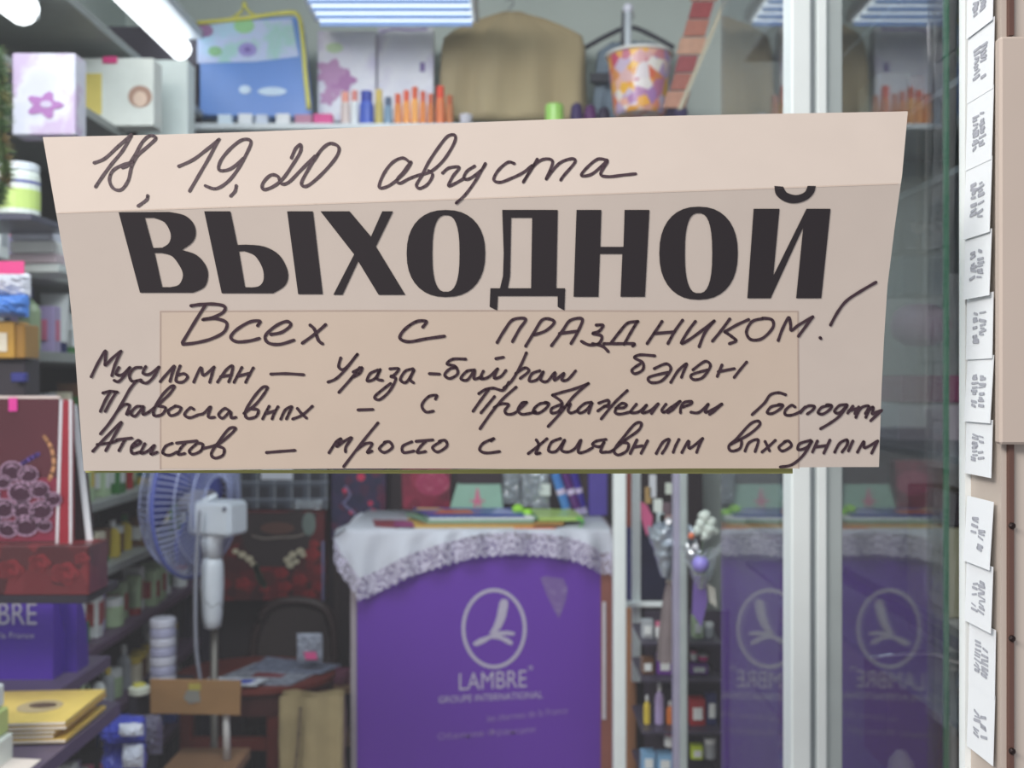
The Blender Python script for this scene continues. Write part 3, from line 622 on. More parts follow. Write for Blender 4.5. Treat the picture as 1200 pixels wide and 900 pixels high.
pb('cosmetics_box', (-20, 421, 30, 466), 1.62, .05, (46, 38, 50), 'dark box below the gold boxes', 'box')
o = pb('cosmetics_box', (12, 437, 29, 448), 1.60, .015, (44, 48, 128), 'small navy box in front of the dark box', 'box')
# green tinsel garland: thousands of fine needles, nobody could count them
bm = B(); rr = random.Random(5)
cl = [P(-4, 60, 1.5), P(4, 110, 1.5), P(2, 160, 1.5), P(8, 205, 1.5), P(-6, 240, 1.5)]
for k in range(1500):
    t = rr.random()*3.999; i = int(t); p = cl[i].lerp(cl[i+1], t-i)
    d = Vector((rr.gauss(0, 1), rr.gauss(0, 1), rr.gauss(0, .5))).normalized()*rr.uniform(.010, .022); s = Vector((0, 0, .0012))
    v = [bm.verts.new(p-s), bm.verts.new(p+s), bm.verts.new(p+d)]; bm.faces.new(v)
gar = link('tinsel_garland', bm, vmat('tinsel', [(50, 80, 48), (84, 110, 60), (120, 96, 60)], 60, .4)); gar['kind'] = 'stuff'; tag(gar, 'green tinsel garland hanging at the upper left edge', 'garland')

# ---------------------------------------------------------------- near left stand with gift bags
LY = 1.56
st = empty('display_stand', (-.80, 1.70, 0), 'dark display stand at the left carrying gift bags and a ledge', 'stand')
bm = B(); box(bm, -1.02, -.622, 1.50, 1.62, P(0, 698, 1.5).z-.012, P(0, 698, 1.5).z, .001); link('shelf', bm, dark, st)
bm = B(); plate(bm, [Vector((x, y, P(0, 867, 1.45).z-.02)) for x, y in ((-1.05, 1.26), (-.620, 1.26), (-.620, 1.62), (-.745, 1.68), (-.745, 1.90), (-1.05, 1.90))], .02, Vector((0, 0, 1))); link('ledge', bm, mat('ledge_shaded_lilac', (88, 76, 100), .4), st)  # ledge lilac darkened to carry the shade lying on it
for x in (-1.0,):
    for y in (1.72, ):
        bm = B(); box(bm, x-.012, x+.012, y-.012, y+.012, 0, 1.40); link('upright', bm, grey_alu, st)
bm = B(); box(bm, -1.0, -.985, 1.60, 1.73, 1.06, 1.075); link('bracket', bm, grey_alu, st)
zb = P(0, 698, 1.5).z
def red_roses(name, n=1): return vmat(name, [(50, 12, 20), (92, 20, 28), (110, 32, 40), (40, 18, 24), (120, 36, 42), (64, 14, 22)], 28, .4)
bm = B(); a = P(-40, 640, 1.5); b = P(104, 640, 1.5); box(bm, a.x, b.x, 1.5, 1.572, zb, a.z, .002)
o = tag(link('gift_box', bm, red_roses('rose_print')), 'dark red gift box printed with roses, under the berry bag', 'gift box')
def rose(px, py, r, Y, parent, c=(118, 26, 36), c2=(66, 12, 20)):
    bm = B(); pplate(bm, [(px+r*math.cos(2*PI*k/20)*(1+.1*math.cos(5*2*PI*k/20)), py+r*.8*math.sin(2*PI*k/20)*(1+.1*math.cos(5*2*PI*k/20))) for k in range(20)], Y-.0012, .001)
    q = link('rose_print', bm, rgbm(c), parent)
    bm = B()
    for j in range(3): stroke(bm, [(px+(r*(.8-.25*j))*math.cos(a/8*PI*1.6+j), py+(r*.8*(.8-.25*j))*math.sin(a/8*PI*1.6+j)) for a in range(8)], r*.05, lambda x, y: P(x, y, Y-.0016), 2)
    link('petal_lines', bm, rgbm(c2), q)
for (x, y, r) in ((12, 668, 15), (46, 660, 13), (76, 672, 16), (96, 655, 9)): rose(x, y, r, 1.5, o)
za = P(0, 640, 1.5).z; YB = 1.53
yb = lambda y: y  # pixel rows read at the bag's own depth
def bag(name, x0, y0, x1, base_z, Y, d, m, label, handle=None):
    a = P(x0, y0, Y); b = P(x1, y0, Y); bm = B()
    vs = []
    for (z, k) in ((base_z, 1), (base_z+(a.z-base_z)*.5, .9), (a.z, .35)):
        vs.append([bm.verts.new(q) for q in ((a.x, Y, z), (b.x, Y, z), (b.x, Y+d*k, z), (b.x+(a.x-b.x)*.5, Y+d*k, z), (a.x, Y+d*k, z))])
    for i in range(2):
        for k in range(5): bm.faces.new((vs[i][k], vs[i][(k+1) % 5], vs[i+1][(k+1) % 5], vs[i+1][k]))
    bm.faces.new(vs[0][::-1]); o = tag(link(name, bm, m), label, 'gift bag')
    if handle:
        bm = B(); h0 = P(handle[0], y0+3, Y-.002); h1 = P(handle[1], y0+3, Y-.002); mz = P(0, handle[2], Y).z
        tube(bm, [h0, h0.lerp(h1, .15)+Vector((0, 0, (mz-h0.z)*.8)), h0.lerp(h1, .5)+Vector((0, 0, mz-h0.z)), h0.lerp(h1, .85)+Vector((0, 0, (mz-h0.z)*.8)), h1], .0016, 6); link('handle', bm, rgbm((200, 190, 200)), o)
    return o
bb = bag('gift_bag', -42, 466, 69, za, YB, .02, mat('berry_bag_maroon', (86, 36, 46), .25, 0, .3, 8), 'glossy maroon gift bag printed with blackberries, left edge')
bm = B(); pbox(bm, -42, 560, 68, 634, YB-.001, .0008); link('print_ground', bm, mat('wine_print', (130, 36, 62), .3, 0, .2, 20), bb)
for i, (x, y, r) in enumerate(((14, 552, 14), (33, 556, 12), (24, 577, 15), (46, 574, 12), (3, 565, 10), (4, 596, 14), (27, 598, 13), (48, 598, 14), (62, 585, 10), (30, 616, 15), (9, 620, 12), (52, 616, 9), (-12, 580, 12), (-12, 610, 13))):
    bm = B(); pplate(bm, ell(x, y, r, r*.82), YB-.0035+.0001*i, .001); q = link('berry_print', bm, rgbm((62, 26, 48), .25), bb)
    bm = B(); stroke(bm, ell(x, y, r*.95, r*.78)+[(x+r*.95, y)], r*.055+.4, lambda a, b_: P(a, b_, YB-.004), 2); stroke(bm, [(x-r*.4, y-r*.3), (x, y-r*.5), (x+r*.4, y-r*.3)], r*.09, lambda a, b_: P(a, b_, YB-.004), 2); link('highlight_print', bm, rgbm((176, 140, 168), .3), q)
bm = B(); stroke(bm, [(52, 512), (60, 525), (63, 545), (58, 562)], 2.2, lambda a, b_: P(a, b_, YB-.0015)); link('stem_print', bm, rgbm((196, 140, 96)), bb)
bm = B(); stroke(bm, [(26, 543), (36, 537), (45, 532)], 2.5, lambda a, b_: P(a, b_, YB-.0015)); link('leaf_print', bm, rgbm((90, 62, 150)), bb)
bm = B(); pbox(bm, 10, 466, 20, 482, YB-.003, .001); link('pink_tag', bm, rgbm((216, 50, 150)), bb)
bm = B(); pbox(bm, -42, 464, 70, 467, YB-.0005, .003); link('top_edge', bm, rgbm((222, 205, 200)), bb)
# second bag, seen edge on
b2 = empty('gift_bag', P(76, 640, YB), 'narrow side of a red gift bag with white edges, next to the berry bag', 'gift bag')
bm = B(); plate(bm, [P(72, 468, YB), P(83, 470, YB), P(83, 638, YB), P(67, 638, YB)], .012); link('side_panel', bm, mat('red_gusset', (150, 24, 44), .35, 0, .3, 20), b2)
for (x0, x1, xb0, xb1) in ((70, 73, 65, 68), (81, 84, 81, 84)):
    bm = B(); plate(bm, [P(x0, 468, YB-.002), P(x1, 468, YB-.002), P(xb1, 639, YB-.002), P(xb0, 639, YB-.002)], .002); link('white_edge', bm, rgbm((216, 214, 220)), b2)
o = empty('gift_bag', P(96, 638, 1.56), 'dark gift bag seen from its white front edge, beside the red-sided bag', 'gift bag')
bm = B(); plate(bm, [P(84, 476, 1.56), P(90, 476, 1.56), P(104, 632, 1.56), P(86, 632, 1.56)], .02); link('side_panel', bm, mat('dark_gusset', (58, 32, 40), .5), o)
bm = B(); plate(bm, [P(83, 474, 1.555), P(89, 474, 1.555), P(108, 634, 1.555), P(101, 634, 1.555)], .003); link('white_edge', bm, rgbm((228, 232, 238)), o)
# purple bags on the ledge
zl = P(0, 867, 1.45).z
pm = mat('purple_bag', (82, 44, 172), .4, 0, .08, 6)
silver = mat('silver_print', (196, 190, 212), .4, .2, .05)
o = bag('gift_bag', -90, 703, 62, zl, 1.745, .05, pm, 'bright purple gift bag with silver letters on the left ledge')
text('lettering', 'LAMBRE', silver, o, (-58, 706, 43, 732), 1.7435)
text('lettering', 'les charmes de la France', silver, o, (-70, 741, 40, 748), 1.7435)
o = bag('gift_bag', 58, 699, 90, zl, 1.79, .05, mat('purple_bag_deep', (72, 40, 156), .4, 0, .1), 'narrow purple gift bag behind the lettered purple bag')
# stack of yellow envelopes
for i in range(5):
    z = zl+.003+.0062*i; rr = random.Random(i+30); dx = rr.uniform(-.016, .016)
    bm = B(); y0 = 1.42; a = [(-.735, y0), (-.625, y0+.01), (-.628, y0+.16), (-.78, y0+.15)]
    plate(bm, [Vector((x+dx, y, z)) for x, y in a], .005, Vector((0, 0, 1)))
    o = tag(link('packet', bm, mat('yellow_packet_%d' % i, ((232, 196, 92), (214, 180, 90), (240, 214, 120), (206, 168, 76), (236, 206, 110))[i], .35, 0, .12, 40)), 'yellow flat packet on the left ledge, %s from the bottom of the stack' % ON[i], 'packet', 'yellow packets in a stack')
    bm = B(); b = [(-.735, y0-.0005), (-.625, y0+.0095), (-.625, y0+.0105), (-.735, y0+.0005)]
    plate(bm, [Vector((x+dx, y, z+.001)) for x, y in b], .003, Vector((0, 0, 1))); link('paper_edge', bm, rgbm((236, 228, 220)), o)
    if i == 4:
        bm = B(); plate(bm, [Vector((-.69+dx+.032*math.cos(t/14*2*PI), y0+.075+.03*math.sin(t/14*2*PI), z+.0052)) for t in range(14)], .0006, Vector((0, 0, 1))); q = link('round_print', bm, rgbm((190, 170, 130)), o)
        bm = B(); plate(bm, [Vector((-.687+dx+.02*math.cos(t/14*2*PI), y0+.078+.012*math.sin(t/14*2*PI), z+.006)) for t in range(14)], .0006, Vector((0, 0, 1))); link('dark_print', bm, rgbm((96, 76, 60)), q)
# cartons with green cap left of the stack
for i, (z0, h) in enumerate(((0, .035), (.036, .034), (.071, .03))):
    bm = B(); box(bm, -.79, -.672-.006*i, 1.32, 1.38, zl+z0, zl+z0+h, .002)
    o = tag(link('small_carton', bm, rgbm(((222, 226, 220), (190, 206, 130), (232, 236, 236))[i])), '%s small carton in the pile at the lower left edge' % ('bottom white', 'middle pale green', 'top white')[i], 'box')
bm = B(); lathe(bm, (-.70, 1.35, zl+.1012), [(.016, 0), (.017, .006), (.015, .012), (.004, .015)], 14); tag(link('green_lid', bm, rgbm((110, 220, 70))), 'bright green lid on top of the small carton pile', 'lid')
bm = B(); plate(bm, [Vector((x, y, zl+.0005)) for x, y in ((-.74, 1.28), (-.63, 1.275), (-.63, 1.37), (-.70, 1.38))], .001, Vector((0, 0, 1))); tag(link('loose_sheet', bm, mat('loose_sheet', (226, 214, 206), .6, 0, .06)), 'loose white sheet lying on the front of the ledge', 'paper')
# lower goods near the ledge end
bm = B(); crumple(bm, (118, 840, 170, 868), 1.92, .006, 8, depth=.05); o = tag(link('blue_pack', bm, rgbm((70, 80, 190), .3)), 'crumpled blue pack right of the yellow packets', 'pack')
bm = B(); crumple(bm, (140, 848, 168, 862), 1.86, .003, 9, depth=.02); link('white_band', bm, rgbm((222, 226, 240)), o)
bm = B(); crumple(bm, (122, 868, 170, 915), 1.92, .006, 10, depth=.05); o = tag(link('blue_pack', bm, rgbm((88, 96, 205), .3)), 'blue and white pack lowest right of the ledge', 'pack')
bm = B(); crumple(bm, (144, 872, 168, 900), 1.86, .003, 11, depth=.02); link('white_band', bm, rgbm((226, 230, 244)), o)
bm = B(); crumple(bm, (146, 838, 190, 884), 1.99, .006, 12, depth=.04); tag(link('plastic_pack', bm, rgbm((104, 100, 120), .3)), 'grey plastic pack behind the blue packs', 'pack')
for i in range(7):
    y1 = 724+11*i; a = P(176, y1, 2.42); c = P(191, y1+10.4, 2.42); r = .030
    bm = B(); lathe(bm, (c.x, 2.42, c.z), [(r*.92, 0), (r, .003), (r, .017), (r*.92, .0205)], 16)
    tag(link('roll', bm, rgbm((168, 170, 200) if i % 2 else (196, 198, 214), .35)), 'pale grey-lilac container in the stack by the fan, %s from the top' % ON[i], 'container', 'stacked grey containers')
bm = B(); c = P(191, 802, 2.42); box(bm, c.x-.06, c.x+.05, 2.36, 2.5, c.z-.012, c.z, .001); box(bm, c.x-.06, c.x-.04, 2.36, 2.5, 0, c.z-.012)
tag(link('low_stand', bm, dark), 'dark low stand under the grey containers', 'stand')
bm = B(); c = P(163, 814, 2.2); lathe(bm, c, [(.014, 0), (.022, .004), (.022, .016), (.012, .02)], 14); o = tag(link('cream_jar', bm, rgbm((220, 224, 208))), 'white jar with yellow top near the cardboard sign', 'jar'); 
bm = B(); lathe(bm, c+Vector((0, 0, .02)), [(.014, 0), (.012, .004)], 14); link('yellow_lid', bm, rgbm((214, 206, 90)), o)

# ---------------------------------------------------------------- dark background behind the counter
bm = B(); box(bm, -.94, .60, 3.22, 3.30, 0, P(0, 500, 3.36).z, .004); part_ = empty('partition', (-.2, 3.38, 0), 'dark brown low partition behind the counter', 'partition')
link('panel', bm, mat('partition_dark', (48, 38, 44), .8, 0, .3, 4), part_)
for x in (-.55, -.16, .23):
    bm = B(); box(bm, x-.01, x+.01, 3.212, 3.22, 0, P(0, 500, 3.36).z-.004); link('batten', bm, mat('batten', (58, 44, 46), .7), part_)
bm = B(); 
for i in range(21):
    u = i/20
    bm.verts.new((P(190, 0, 3.2).x+.18*u, 3.15+.012*math.sin(u*22), 0)); bm.verts.new((P(190, 0, 3.2).x+.18*u, 3.15+.012*math.sin(u*22), P(0, 540, 3.2).z))
bm.verts.ensure_lookup_table()
for i in range(20): bm.faces.new([bm.verts[k] for k in (2*i, 2*i+2, 2*i+3, 2*i+1)])
r = bmesh.ops.extrude_face_region(bm, geom=list(bm.faces)); bmesh.ops.translate(bm, vec=(0, .006, 0), verts=[v for v in r['geom'] if isinstance(v, bmesh.types.BMVert)])
tag(link('curtain', bm, mat('navy_curtain', (30, 24, 48), .9, 0, .2)), 'dark navy curtain between the left shelves and the fan', 'curtain')

# hanging bags behind the fan
def plaid():
    m = bpy.data.materials.new('plaid_print'); m.use_nodes = True; nt = m.node_tree; b = nt.nodes['Principled BSDF']; b.inputs['Roughness'].default_value = .35
    tc = nt.nodes.new('ShaderNodeTexCoord'); prev = None
    base = nt.nodes.new('ShaderNodeRGB'); base.outputs[0].default_value = lin((44, 46, 56)); cur = base.outputs[0]
    for (ax, fr, wd, col) in ((0, 19, .10, (160, 170, 180)), (0, 19, .30, (84, 92, 106)), (2, 19, .10, (150, 160, 176)), (2, 19, .26, (78, 86, 100))):
        s = nt.nodes.new('ShaderNodeSeparateXYZ'); nt.links.new(tc.outputs['Object'], s.inputs[0])
        mu = nt.nodes.new('ShaderNodeMath'); mu.operation = 'MULTIPLY_ADD'; mu.inputs[1].default_value = fr; mu.inputs[2].default_value = .3+.15*wd*10; nt.links.new(s.outputs[ax], mu.inputs[0])
        fm = nt.nodes.new('ShaderNodeMath'); fm.operation = 'FRACT'; nt.links.new(mu.outputs[0], fm.inputs[0])
        lt = nt.nodes.new('ShaderNodeMath'); lt.operation = 'LESS_THAN'; lt.inputs[1].default_value = wd; nt.links.new(fm.outputs[0], lt.inputs[0])
        sc_ = nt.nodes.new('ShaderNodeMath'); sc_.operation = 'MULTIPLY'; sc_.inputs[1].default_value = .55; nt.links.new(lt.outputs[0], sc_.inputs[0])
        mx = nt.nodes.new('ShaderNodeMixRGB'); nt.links.new(sc_.outputs[0], mx.inputs[0]); nt.links.new(cur, mx.inputs[1]); mx.inputs[2].default_value = lin(col); cur = mx.outputs[0]
    nt.links.new(cur, b.inputs['Base Color']); return m
o = pb('gift_bag', (276, 500, 384, 597), 3.14, .05, 0, 'dark plaid gift bag hanging behind the fan, under the sign', 'gift bag', m=plaid())
bm = B(); pbox(bm, 306, 548, 343, 562, 3.137, .002); link('white_tag', bm, rgbm((205, 210, 222)), o)
bm = B(); crumple(bm, (345, 586, 378, 597), 3.11, .004, 20, depth=.012); link('film_wrap', bm, film('silver_film'), o)
o = pb('gift_bag', (258, 600, 380, 704), 3.10, .06, 0, 'dark gift bag printed with red roses and white blossoms, right of the fan', 'gift bag', m=vmat('deep_roses', [(52, 22, 28), (96, 20, 28), (118, 26, 32), (40, 30, 28), (104, 24, 30)], 24, .4))
bm = B(); pplate(bm, [(276, 601), (372, 601), (362, 640), (345, 664), (300, 664), (286, 640)], 3.0985, .001); link('dark_print', bm, rgbm((50, 38, 40)), o)
bm = B(); pplate(bm, ell(325, 619, 20, 7), 3.097, .001); link('hat_print', bm, rgbm((92, 60, 52)), o)
bm = B(); stroke(bm, [(296, 628), (310, 631), (325, 630), (345, 629), (356, 626)], 1.2, lambda x, y: P(x, y, 3.096)); link('hat_ribbon_print', bm, rgbm((140, 130, 120)), o)
for (x, y, r) in ((285, 684, 9), (330, 672, 8), (334, 688, 8), (352, 680, 8), (362, 698, 8), (372, 688, 7), (366, 650, 9), (374, 668, 7), (368, 638, 6), (332, 700, 6), (310, 690, 6)): rose(x, y, r, 3.098, o, (150, 32, 38), (84, 14, 22))
for (x, y, r) in ((284, 650, 5), (292, 655, 5), (276, 646, 4), (337, 656, 5), (343, 650, 5), (352, 646, 5), (340, 662, 5), (355, 650, 4), (347, 658, 4), (297, 661, 4)):
    bm = B(); pplate(bm, ell(x, y, r, r*.8, 10), 3.0945, .001); link('blossom_print', bm, rgbm((196, 186, 160)), o)
bm = B(); stroke(bm, [(300, 664), (304, 676), (310, 686)], 4, lambda x, y: P(x, y, 3.0945)); link('leaf_print', bm, rgbm((60, 74, 58)), o)
bm = B(); pbox(bm, 377, 634, 380, 704, 3.096, .002); link('blue_edge', bm, rgbm((112, 110, 150)), o)
bm = B(); pplate(bm, ell(362, 614, 8, 14), 3.095, .001); link('pale_print', bm, rgbm((110, 124, 120)), o)
# navy bag with red specks
o = pb('gift_bag', (388, 480, 452, 634), 3.16, .06, 0, 'dark blue bag with red specks hanging left of the counter top', 'gift bag', m=vmat('navy_speck', [(34, 34, 66), (40, 40, 78), (62, 44, 84), (36, 34, 70), (100, 34, 66)], 40, .35))
for (x, y, r) in ((423, 559, 5), (404, 575, 3), (437, 600, 4), (434, 590, 3), (412, 600, 3)):
    bm = B(); pplate(bm, ell(x, y, r, r, 10), 3.1585, .001); link('red_flower_print', bm, rgbm((206, 50, 90)), o)
for q in (((404, 592), (416, 602), (424, 612)), ((405, 570), (410, 580), (402, 590)), ((434, 596), (436, 608), (433, 618))):
    bm = B(); stroke(bm, list(q), 1.3, lambda x, y: P(x, y, 3.158)); link('stem_print', bm, rgbm((130, 130, 175)), o)
# upper-shoulder wardrobe back of chair
def chairlike():
    c = empty('chair', (-.62, 3.0, 0), 'dark rounded chair standing behind the small table', 'chair')
    bm = B(); pts = [P(300, 820, 3.0), P(300, 740, 3.0), P(318, 706, 3.02), P(350, 702, 3.02), P(384, 716, 3.0), P(392, 760, 3.0), P(386, 830, 3.0)]
    tube(bm, [P(*q, 3.0) for q in spline([(296, 830), (298, 750), (315, 712), (350, 704), (382, 715), (392, 755), (386, 830)], 5)], .014, 8); link('back_frame', bm, mat('chair_dark', (50, 34, 34), .5), c, smooth=True)
    bm = B(); pplate(bm, [(302, 826), (303, 748), (318, 716), (350, 708), (378, 718), (387, 756), (382, 826)], 3.0, .02); link('backrest', bm, mat('chair_pad', (54, 44, 44), .8), c)
    bm = B(); box(bm, P(296, 0, 3).x, P(388, 0, 3).x, 2.90, 3.02, .42, .47, .01); link('seat', bm, mat('chair_pad', (0, 0, 0)), c)
    for x in (298, 386):
        for y in (2.92, 3.0):
            bm = B(); tube(bm, [(P(x, 0, 3).x, y, 0), (P(x, 0, 3).x, y, .43 if y < 2.9 else .60)], .012); link('leg', bm, mat('chair_dark', (0, 0, 0)), c, smooth=True)
chairlike()

# ---------------------------------------------------------------- fan
FY = 2.5
fc = P(228, 587, FY); nrm = Vector((-.975, .222, 0)).normalized()
fan = empty('standing_fan', (P(249, 0, 2.44).x, 2.44, 0), 'white standing fan with blue blades in a wire cage', 'fan')
q = nrm.to_track_quat('Z', 'Y')
R0 = .182
bm = B()
for (r, off) in ((R0, 0), (R0, .012), (R0*.86, -.038), (R0*.6, -.055), (R0*.33, -.06), (R0*.86, .05), (R0*.6, .07), (R0*.33, .078)):
    torus(bm, fc+nrm*off, r, .0022, nrm, 40, 5)
for k in range(72):
    a = 2*PI*k/72; d = q@Vector((math.cos(a), math.sin(a), 0))
    for sgn, prof in ((-1, ((.33, .06), (.6, .055), (.86, .038), (1, 0))), (1, ((.33, .078), (.6, .07), (.86, .05), (1, .012)))):
        tube(bm, [fc+d*R0*u+nrm*sgn*o for u, o in prof], .0017, 3, cap=False)
o = link('wire_cage', bm, mat('cage_wire', (158, 166, 206), .35, .1, .1, 4), fan); o['kind'] = 'stuff'
bm = B(); torus(bm, fc, R0+.003, .0045, nrm, 48, 6); link('cage_rim', bm, mat('cage_rim', (96, 108, 190), .35), fan, smooth=True)
bladem = mat('blue_blade', (82, 92, 178), .25)
for k in range(3):
    bm = B(); g = []
    for i in range(9):
        row = []
        for j in range(6):
            r = .03+.125*j/5; wdt = (.5+.75*math.sin(PI*(j+1.2)/7.2)); a = 2*PI*k/3+.4+(i/8-.5)*wdt*1.5
            row.append(bm.verts.new(fc+q@Vector((r*math.cos(a), r*math.sin(a), .012-.035*(i/8-.5)*(1.3-.5*j/5)+.008))))
        g.append(row)
    for i in range(8):
        for j in range(5): bm.faces.new((g[i][j], g[i+1][j], g[i+1][j+1], g[i][j+1]))
    r_ = bmesh.ops.extrude_face_region(bm, geom=list(bm.faces)); bmesh.ops.translate(bm, vec=nrm*.002, verts=[v for v in r_['geom'] if isinstance(v, bmesh.types.BMVert)])
    link('blade', bm, bladem, fan, smooth=True)
bm = B(); tube(bm, [fc-nrm*.045, fc+nrm*.03], .028, 16); link('hub', bm, mat('hub_grey', (150, 150, 160), .4), fan)
# motor housing: rounded white box behind the cage
bm = B(); bmesh.ops.create_cube(bm, size=1)
for v in bm.verts: v.co = Vector((v.co.x*.082*(1 if v.co.z > 0 else .9), v.co.y*.078, v.co.z*.115))
bmesh.ops.bevel(bm, geom=bm.edges[:], offset=.006, segments=2, affect='EDGES')
fv = Vector((-.94, .34, 0)).normalized(); qq = fv.to_track_quat('Z', 'Y')
bm.transform(Matrix.Translation(P(256, 606, 2.42)) @ qq.to_matrix().to_4x4())
hwhite = mat('fan_white', (214, 222, 232), .35)
mh = link('motor_housing', bm, hwhite, fan)
bm = B(); c0 = P(236, 588, 2.40); c1 = P(254, 580, 2.40); tube(bm, [P(233, 597, 2.40), c0, c1], .006, 8); link('carry_handle', bm, hwhite, fan, smooth=True)
bm = B(); c = P(263, 599, 2.375); tube(bm, [c, c+Vector((.003, -.008, .008))], .005, 8); link('oscillation_knob', bm, rgbm((90, 90, 110)), mh)
bm = B(); tube(bm, [P(250, 655, 2.42), P(248, 636, 2.42), P(252, 622, 2.42)], .022, 10, .03); link('neck', bm, hwhite, fan, smooth=True)
bm = B(); lathe(bm, (P(249, 0, 2.42).x, 2.42, P(0, 737, 2.42).z), [(.008, 0), (.020, .006), (.023, .03), (.027, .10), (.026, .15), (.020, .175)], 14); sl = link('control_column', bm, hwhite, fan, smooth=True)
for (y, r) in ((720, .0262), (676, .0295)):
    pass
bm = B(); tube(bm, [P(240, 704, 2.385), P(248, 712, 2.38), P(258, 706, 2.385), P(262, 716, 2.40)], .0012, 5); link('wound_wire', bm, rgbm((110, 116, 120)), sl, smooth=True)
bm = B(); tube(bm, [(P(251, 0, 2.44).x, 2.44, .03), P(251, 735, 2.44)], .009, 10); link('pole', bm, mat('fan_pole', (110, 106, 100), .4, .3), fan, smooth=True)
bm = B(); lathe(bm, (P(251, 0, 2.44).x, 2.44, 0), [(.13, 0), (.13, .015), (.05, .035), (.02, .05)], 24); link('base', bm, hwhite, fan)
bm = B(); tube(bm, [P(x, y, 2.36) for x, y in spline([(234, 598), (231, 640), (229, 700), (230, 760), (235, 800), (236, 836)], 5)], .0045, 8); link('cable', bm, rgbm((140, 144, 158)), fan, smooth=True)

# cardboard placard
pl = empty('cardboard_placard', P(229, 838, 2.25), 'plain brown cardboard plate with a taped sticker in front of the fan pole', 'placard')
bm = B(); pplate(bm, [(176, 796), (282, 798), (281, 838), (176, 836)], 2.25, .006); link('board', bm, mat('cardboard', (168, 128, 84), .8, 0, .1, 30), pl)
bm = B(); pbox(bm, 221, 801, 235, 809, 2.2485, .001); link('tape', bm, rgbm((190, 176, 84)), pl)
bm = B(); pplate(bm, [(219, 809), (233, 809), (235, 822), (222, 825), (215, 818)], 2.2482, .001); link('sticker', bm, rgbm((150, 148, 140), .25), pl)
bm = B(); tube(bm, [P(265, 837, 2.265), P(266, 896, 2.265)], .007, 10, .009); link('leg', bm, rgbm((196, 192, 190)), pl, smooth=True)
bm = B(); pbox(bm, 188, 903, 274, 916, 2.2, .14, .002); tag(link('wooden_board', bm, mat('board_brown', (140, 104, 74), .6)), 'brown board lying under the placard leg', 'board')
a = P(186, 916, 2.2); bm = B(); box(bm, a.x+.01, P(274, 0, 2.2).x-.01, 2.21, 2.29, 0, a.z, .002); tag(link('low_crate', bm, mat('crate_dark', (70, 54, 50), .8)), 'dark crate supporting the brown board', 'crate')

# small red-brown table with papers
tz = P(0, 800, 2.62).z
tb = empty('side_table', (-.66, 2.75, 0), 'small red-brown wooden table with papers on it, left of the counter', 'table')
tm = mat('red_wood', (108, 40, 32), .4, 0, .2, 12)
bm = B(); c = (-.68, 2.72, tz-.02); lathe(bm, c, [(.205, 0), (.21, .005), (.21, .018), (.205, .02)], 32, .75); link('tabletop', bm, tm, tb)
bm = B(); lathe(bm, (-.66, 2.72, tz-.075), [(.185, 0), (.185, .055)], 24, .75); link('apron', bm, mat('red_wood_dark', (70, 26, 26), .5), tb)
for (x, y) in ((P(320, 0, 2.6).x, 2.61), (P(218, 0, 2.62).x, 2.63), (-.80, 2.82), (-.57, 2.82)):
    bm = B(); box(bm, x-.016, x+.016, y-.016, y+.016, 0, tz-.02, .003); link('leg', bm, tm, tb)
bm = B(); box(bm, P(222, 0, 2.62).x, P(316, 0, 2.6).x, 2.61, 2.63, tz-.17, tz-.14); link('stretcher', bm, tm, tb)
for (i, (pts, c, lb)) in enumerate((
   ([(-.78, 2.60), (-.56, 2.59), (-.50, 2.74), (-.70, 2.80)], (150, 156, 172), 'grey newspaper sheet spread on the small table'),
   ([(-.80, 2.56), (-.64, 2.56), (-.62, 2.62), (-.77, 2.63)], (222, 228, 240), 'white and blue magazine at the front of the small table'),
   ([(-.70, 2.72), (-.50, 2.68), (-.46, 2.76), (-.68, 2.84)], (128, 136, 160), 'blue-grey folded paper at the back of the small table'))):
    bm = B(); z = tz+.001+.004*(0, 2, 1)[i]; plate(bm, [Vector((x, y, z)) for x, y in pts], .003, Vector((0, 0, 1)))
    o = tag(link('newspaper', bm, vmat('newsprint_%d' % i, [c, tuple(int(v*.8) for v in c), c, tuple(min(255, int(v*1.1)) for v in c)], 50, .6, detail='NOISE')), lb, 'newspaper')
    if i == 1:
        bm = B(); plate(bm, [Vector((x, y, z+.0032)) for x, y in ((-.765, 2.57), (-.66, 2.575), (-.65, 2.605), (-.74, 2.60))], .0006, Vector((0, 0, 1))); link('blue_print', bm, rgbm((40, 70, 190)), o)
    if i == 0:
        bm = B(); plate(bm, [Vector((x, y, z+.0032)) for x, y in ((-.68, 2.66), (-.60, 2.65), (-.59, 2.68), (-.67, 2.70))], .0006, Vector((0, 0, 1))); link('red_print', bm, rgbm((130, 60, 70)), o)
bm = B(); crumple(bm, (348, 742, 378, 776), 2.70, .004, 30, depth=.01); o = tag(link('leaflet', bm, rgbm((150, 156, 172), .5)), 'crumpled leaflet with a pink corner standing on the table edge', 'leaflet')
bm = B(); pplate(bm, [(356, 764), (370, 764), (372, 773), (358, 773)], 2.685, .001); link('pink_corner', bm, rgbm((224, 90, 150)), o)
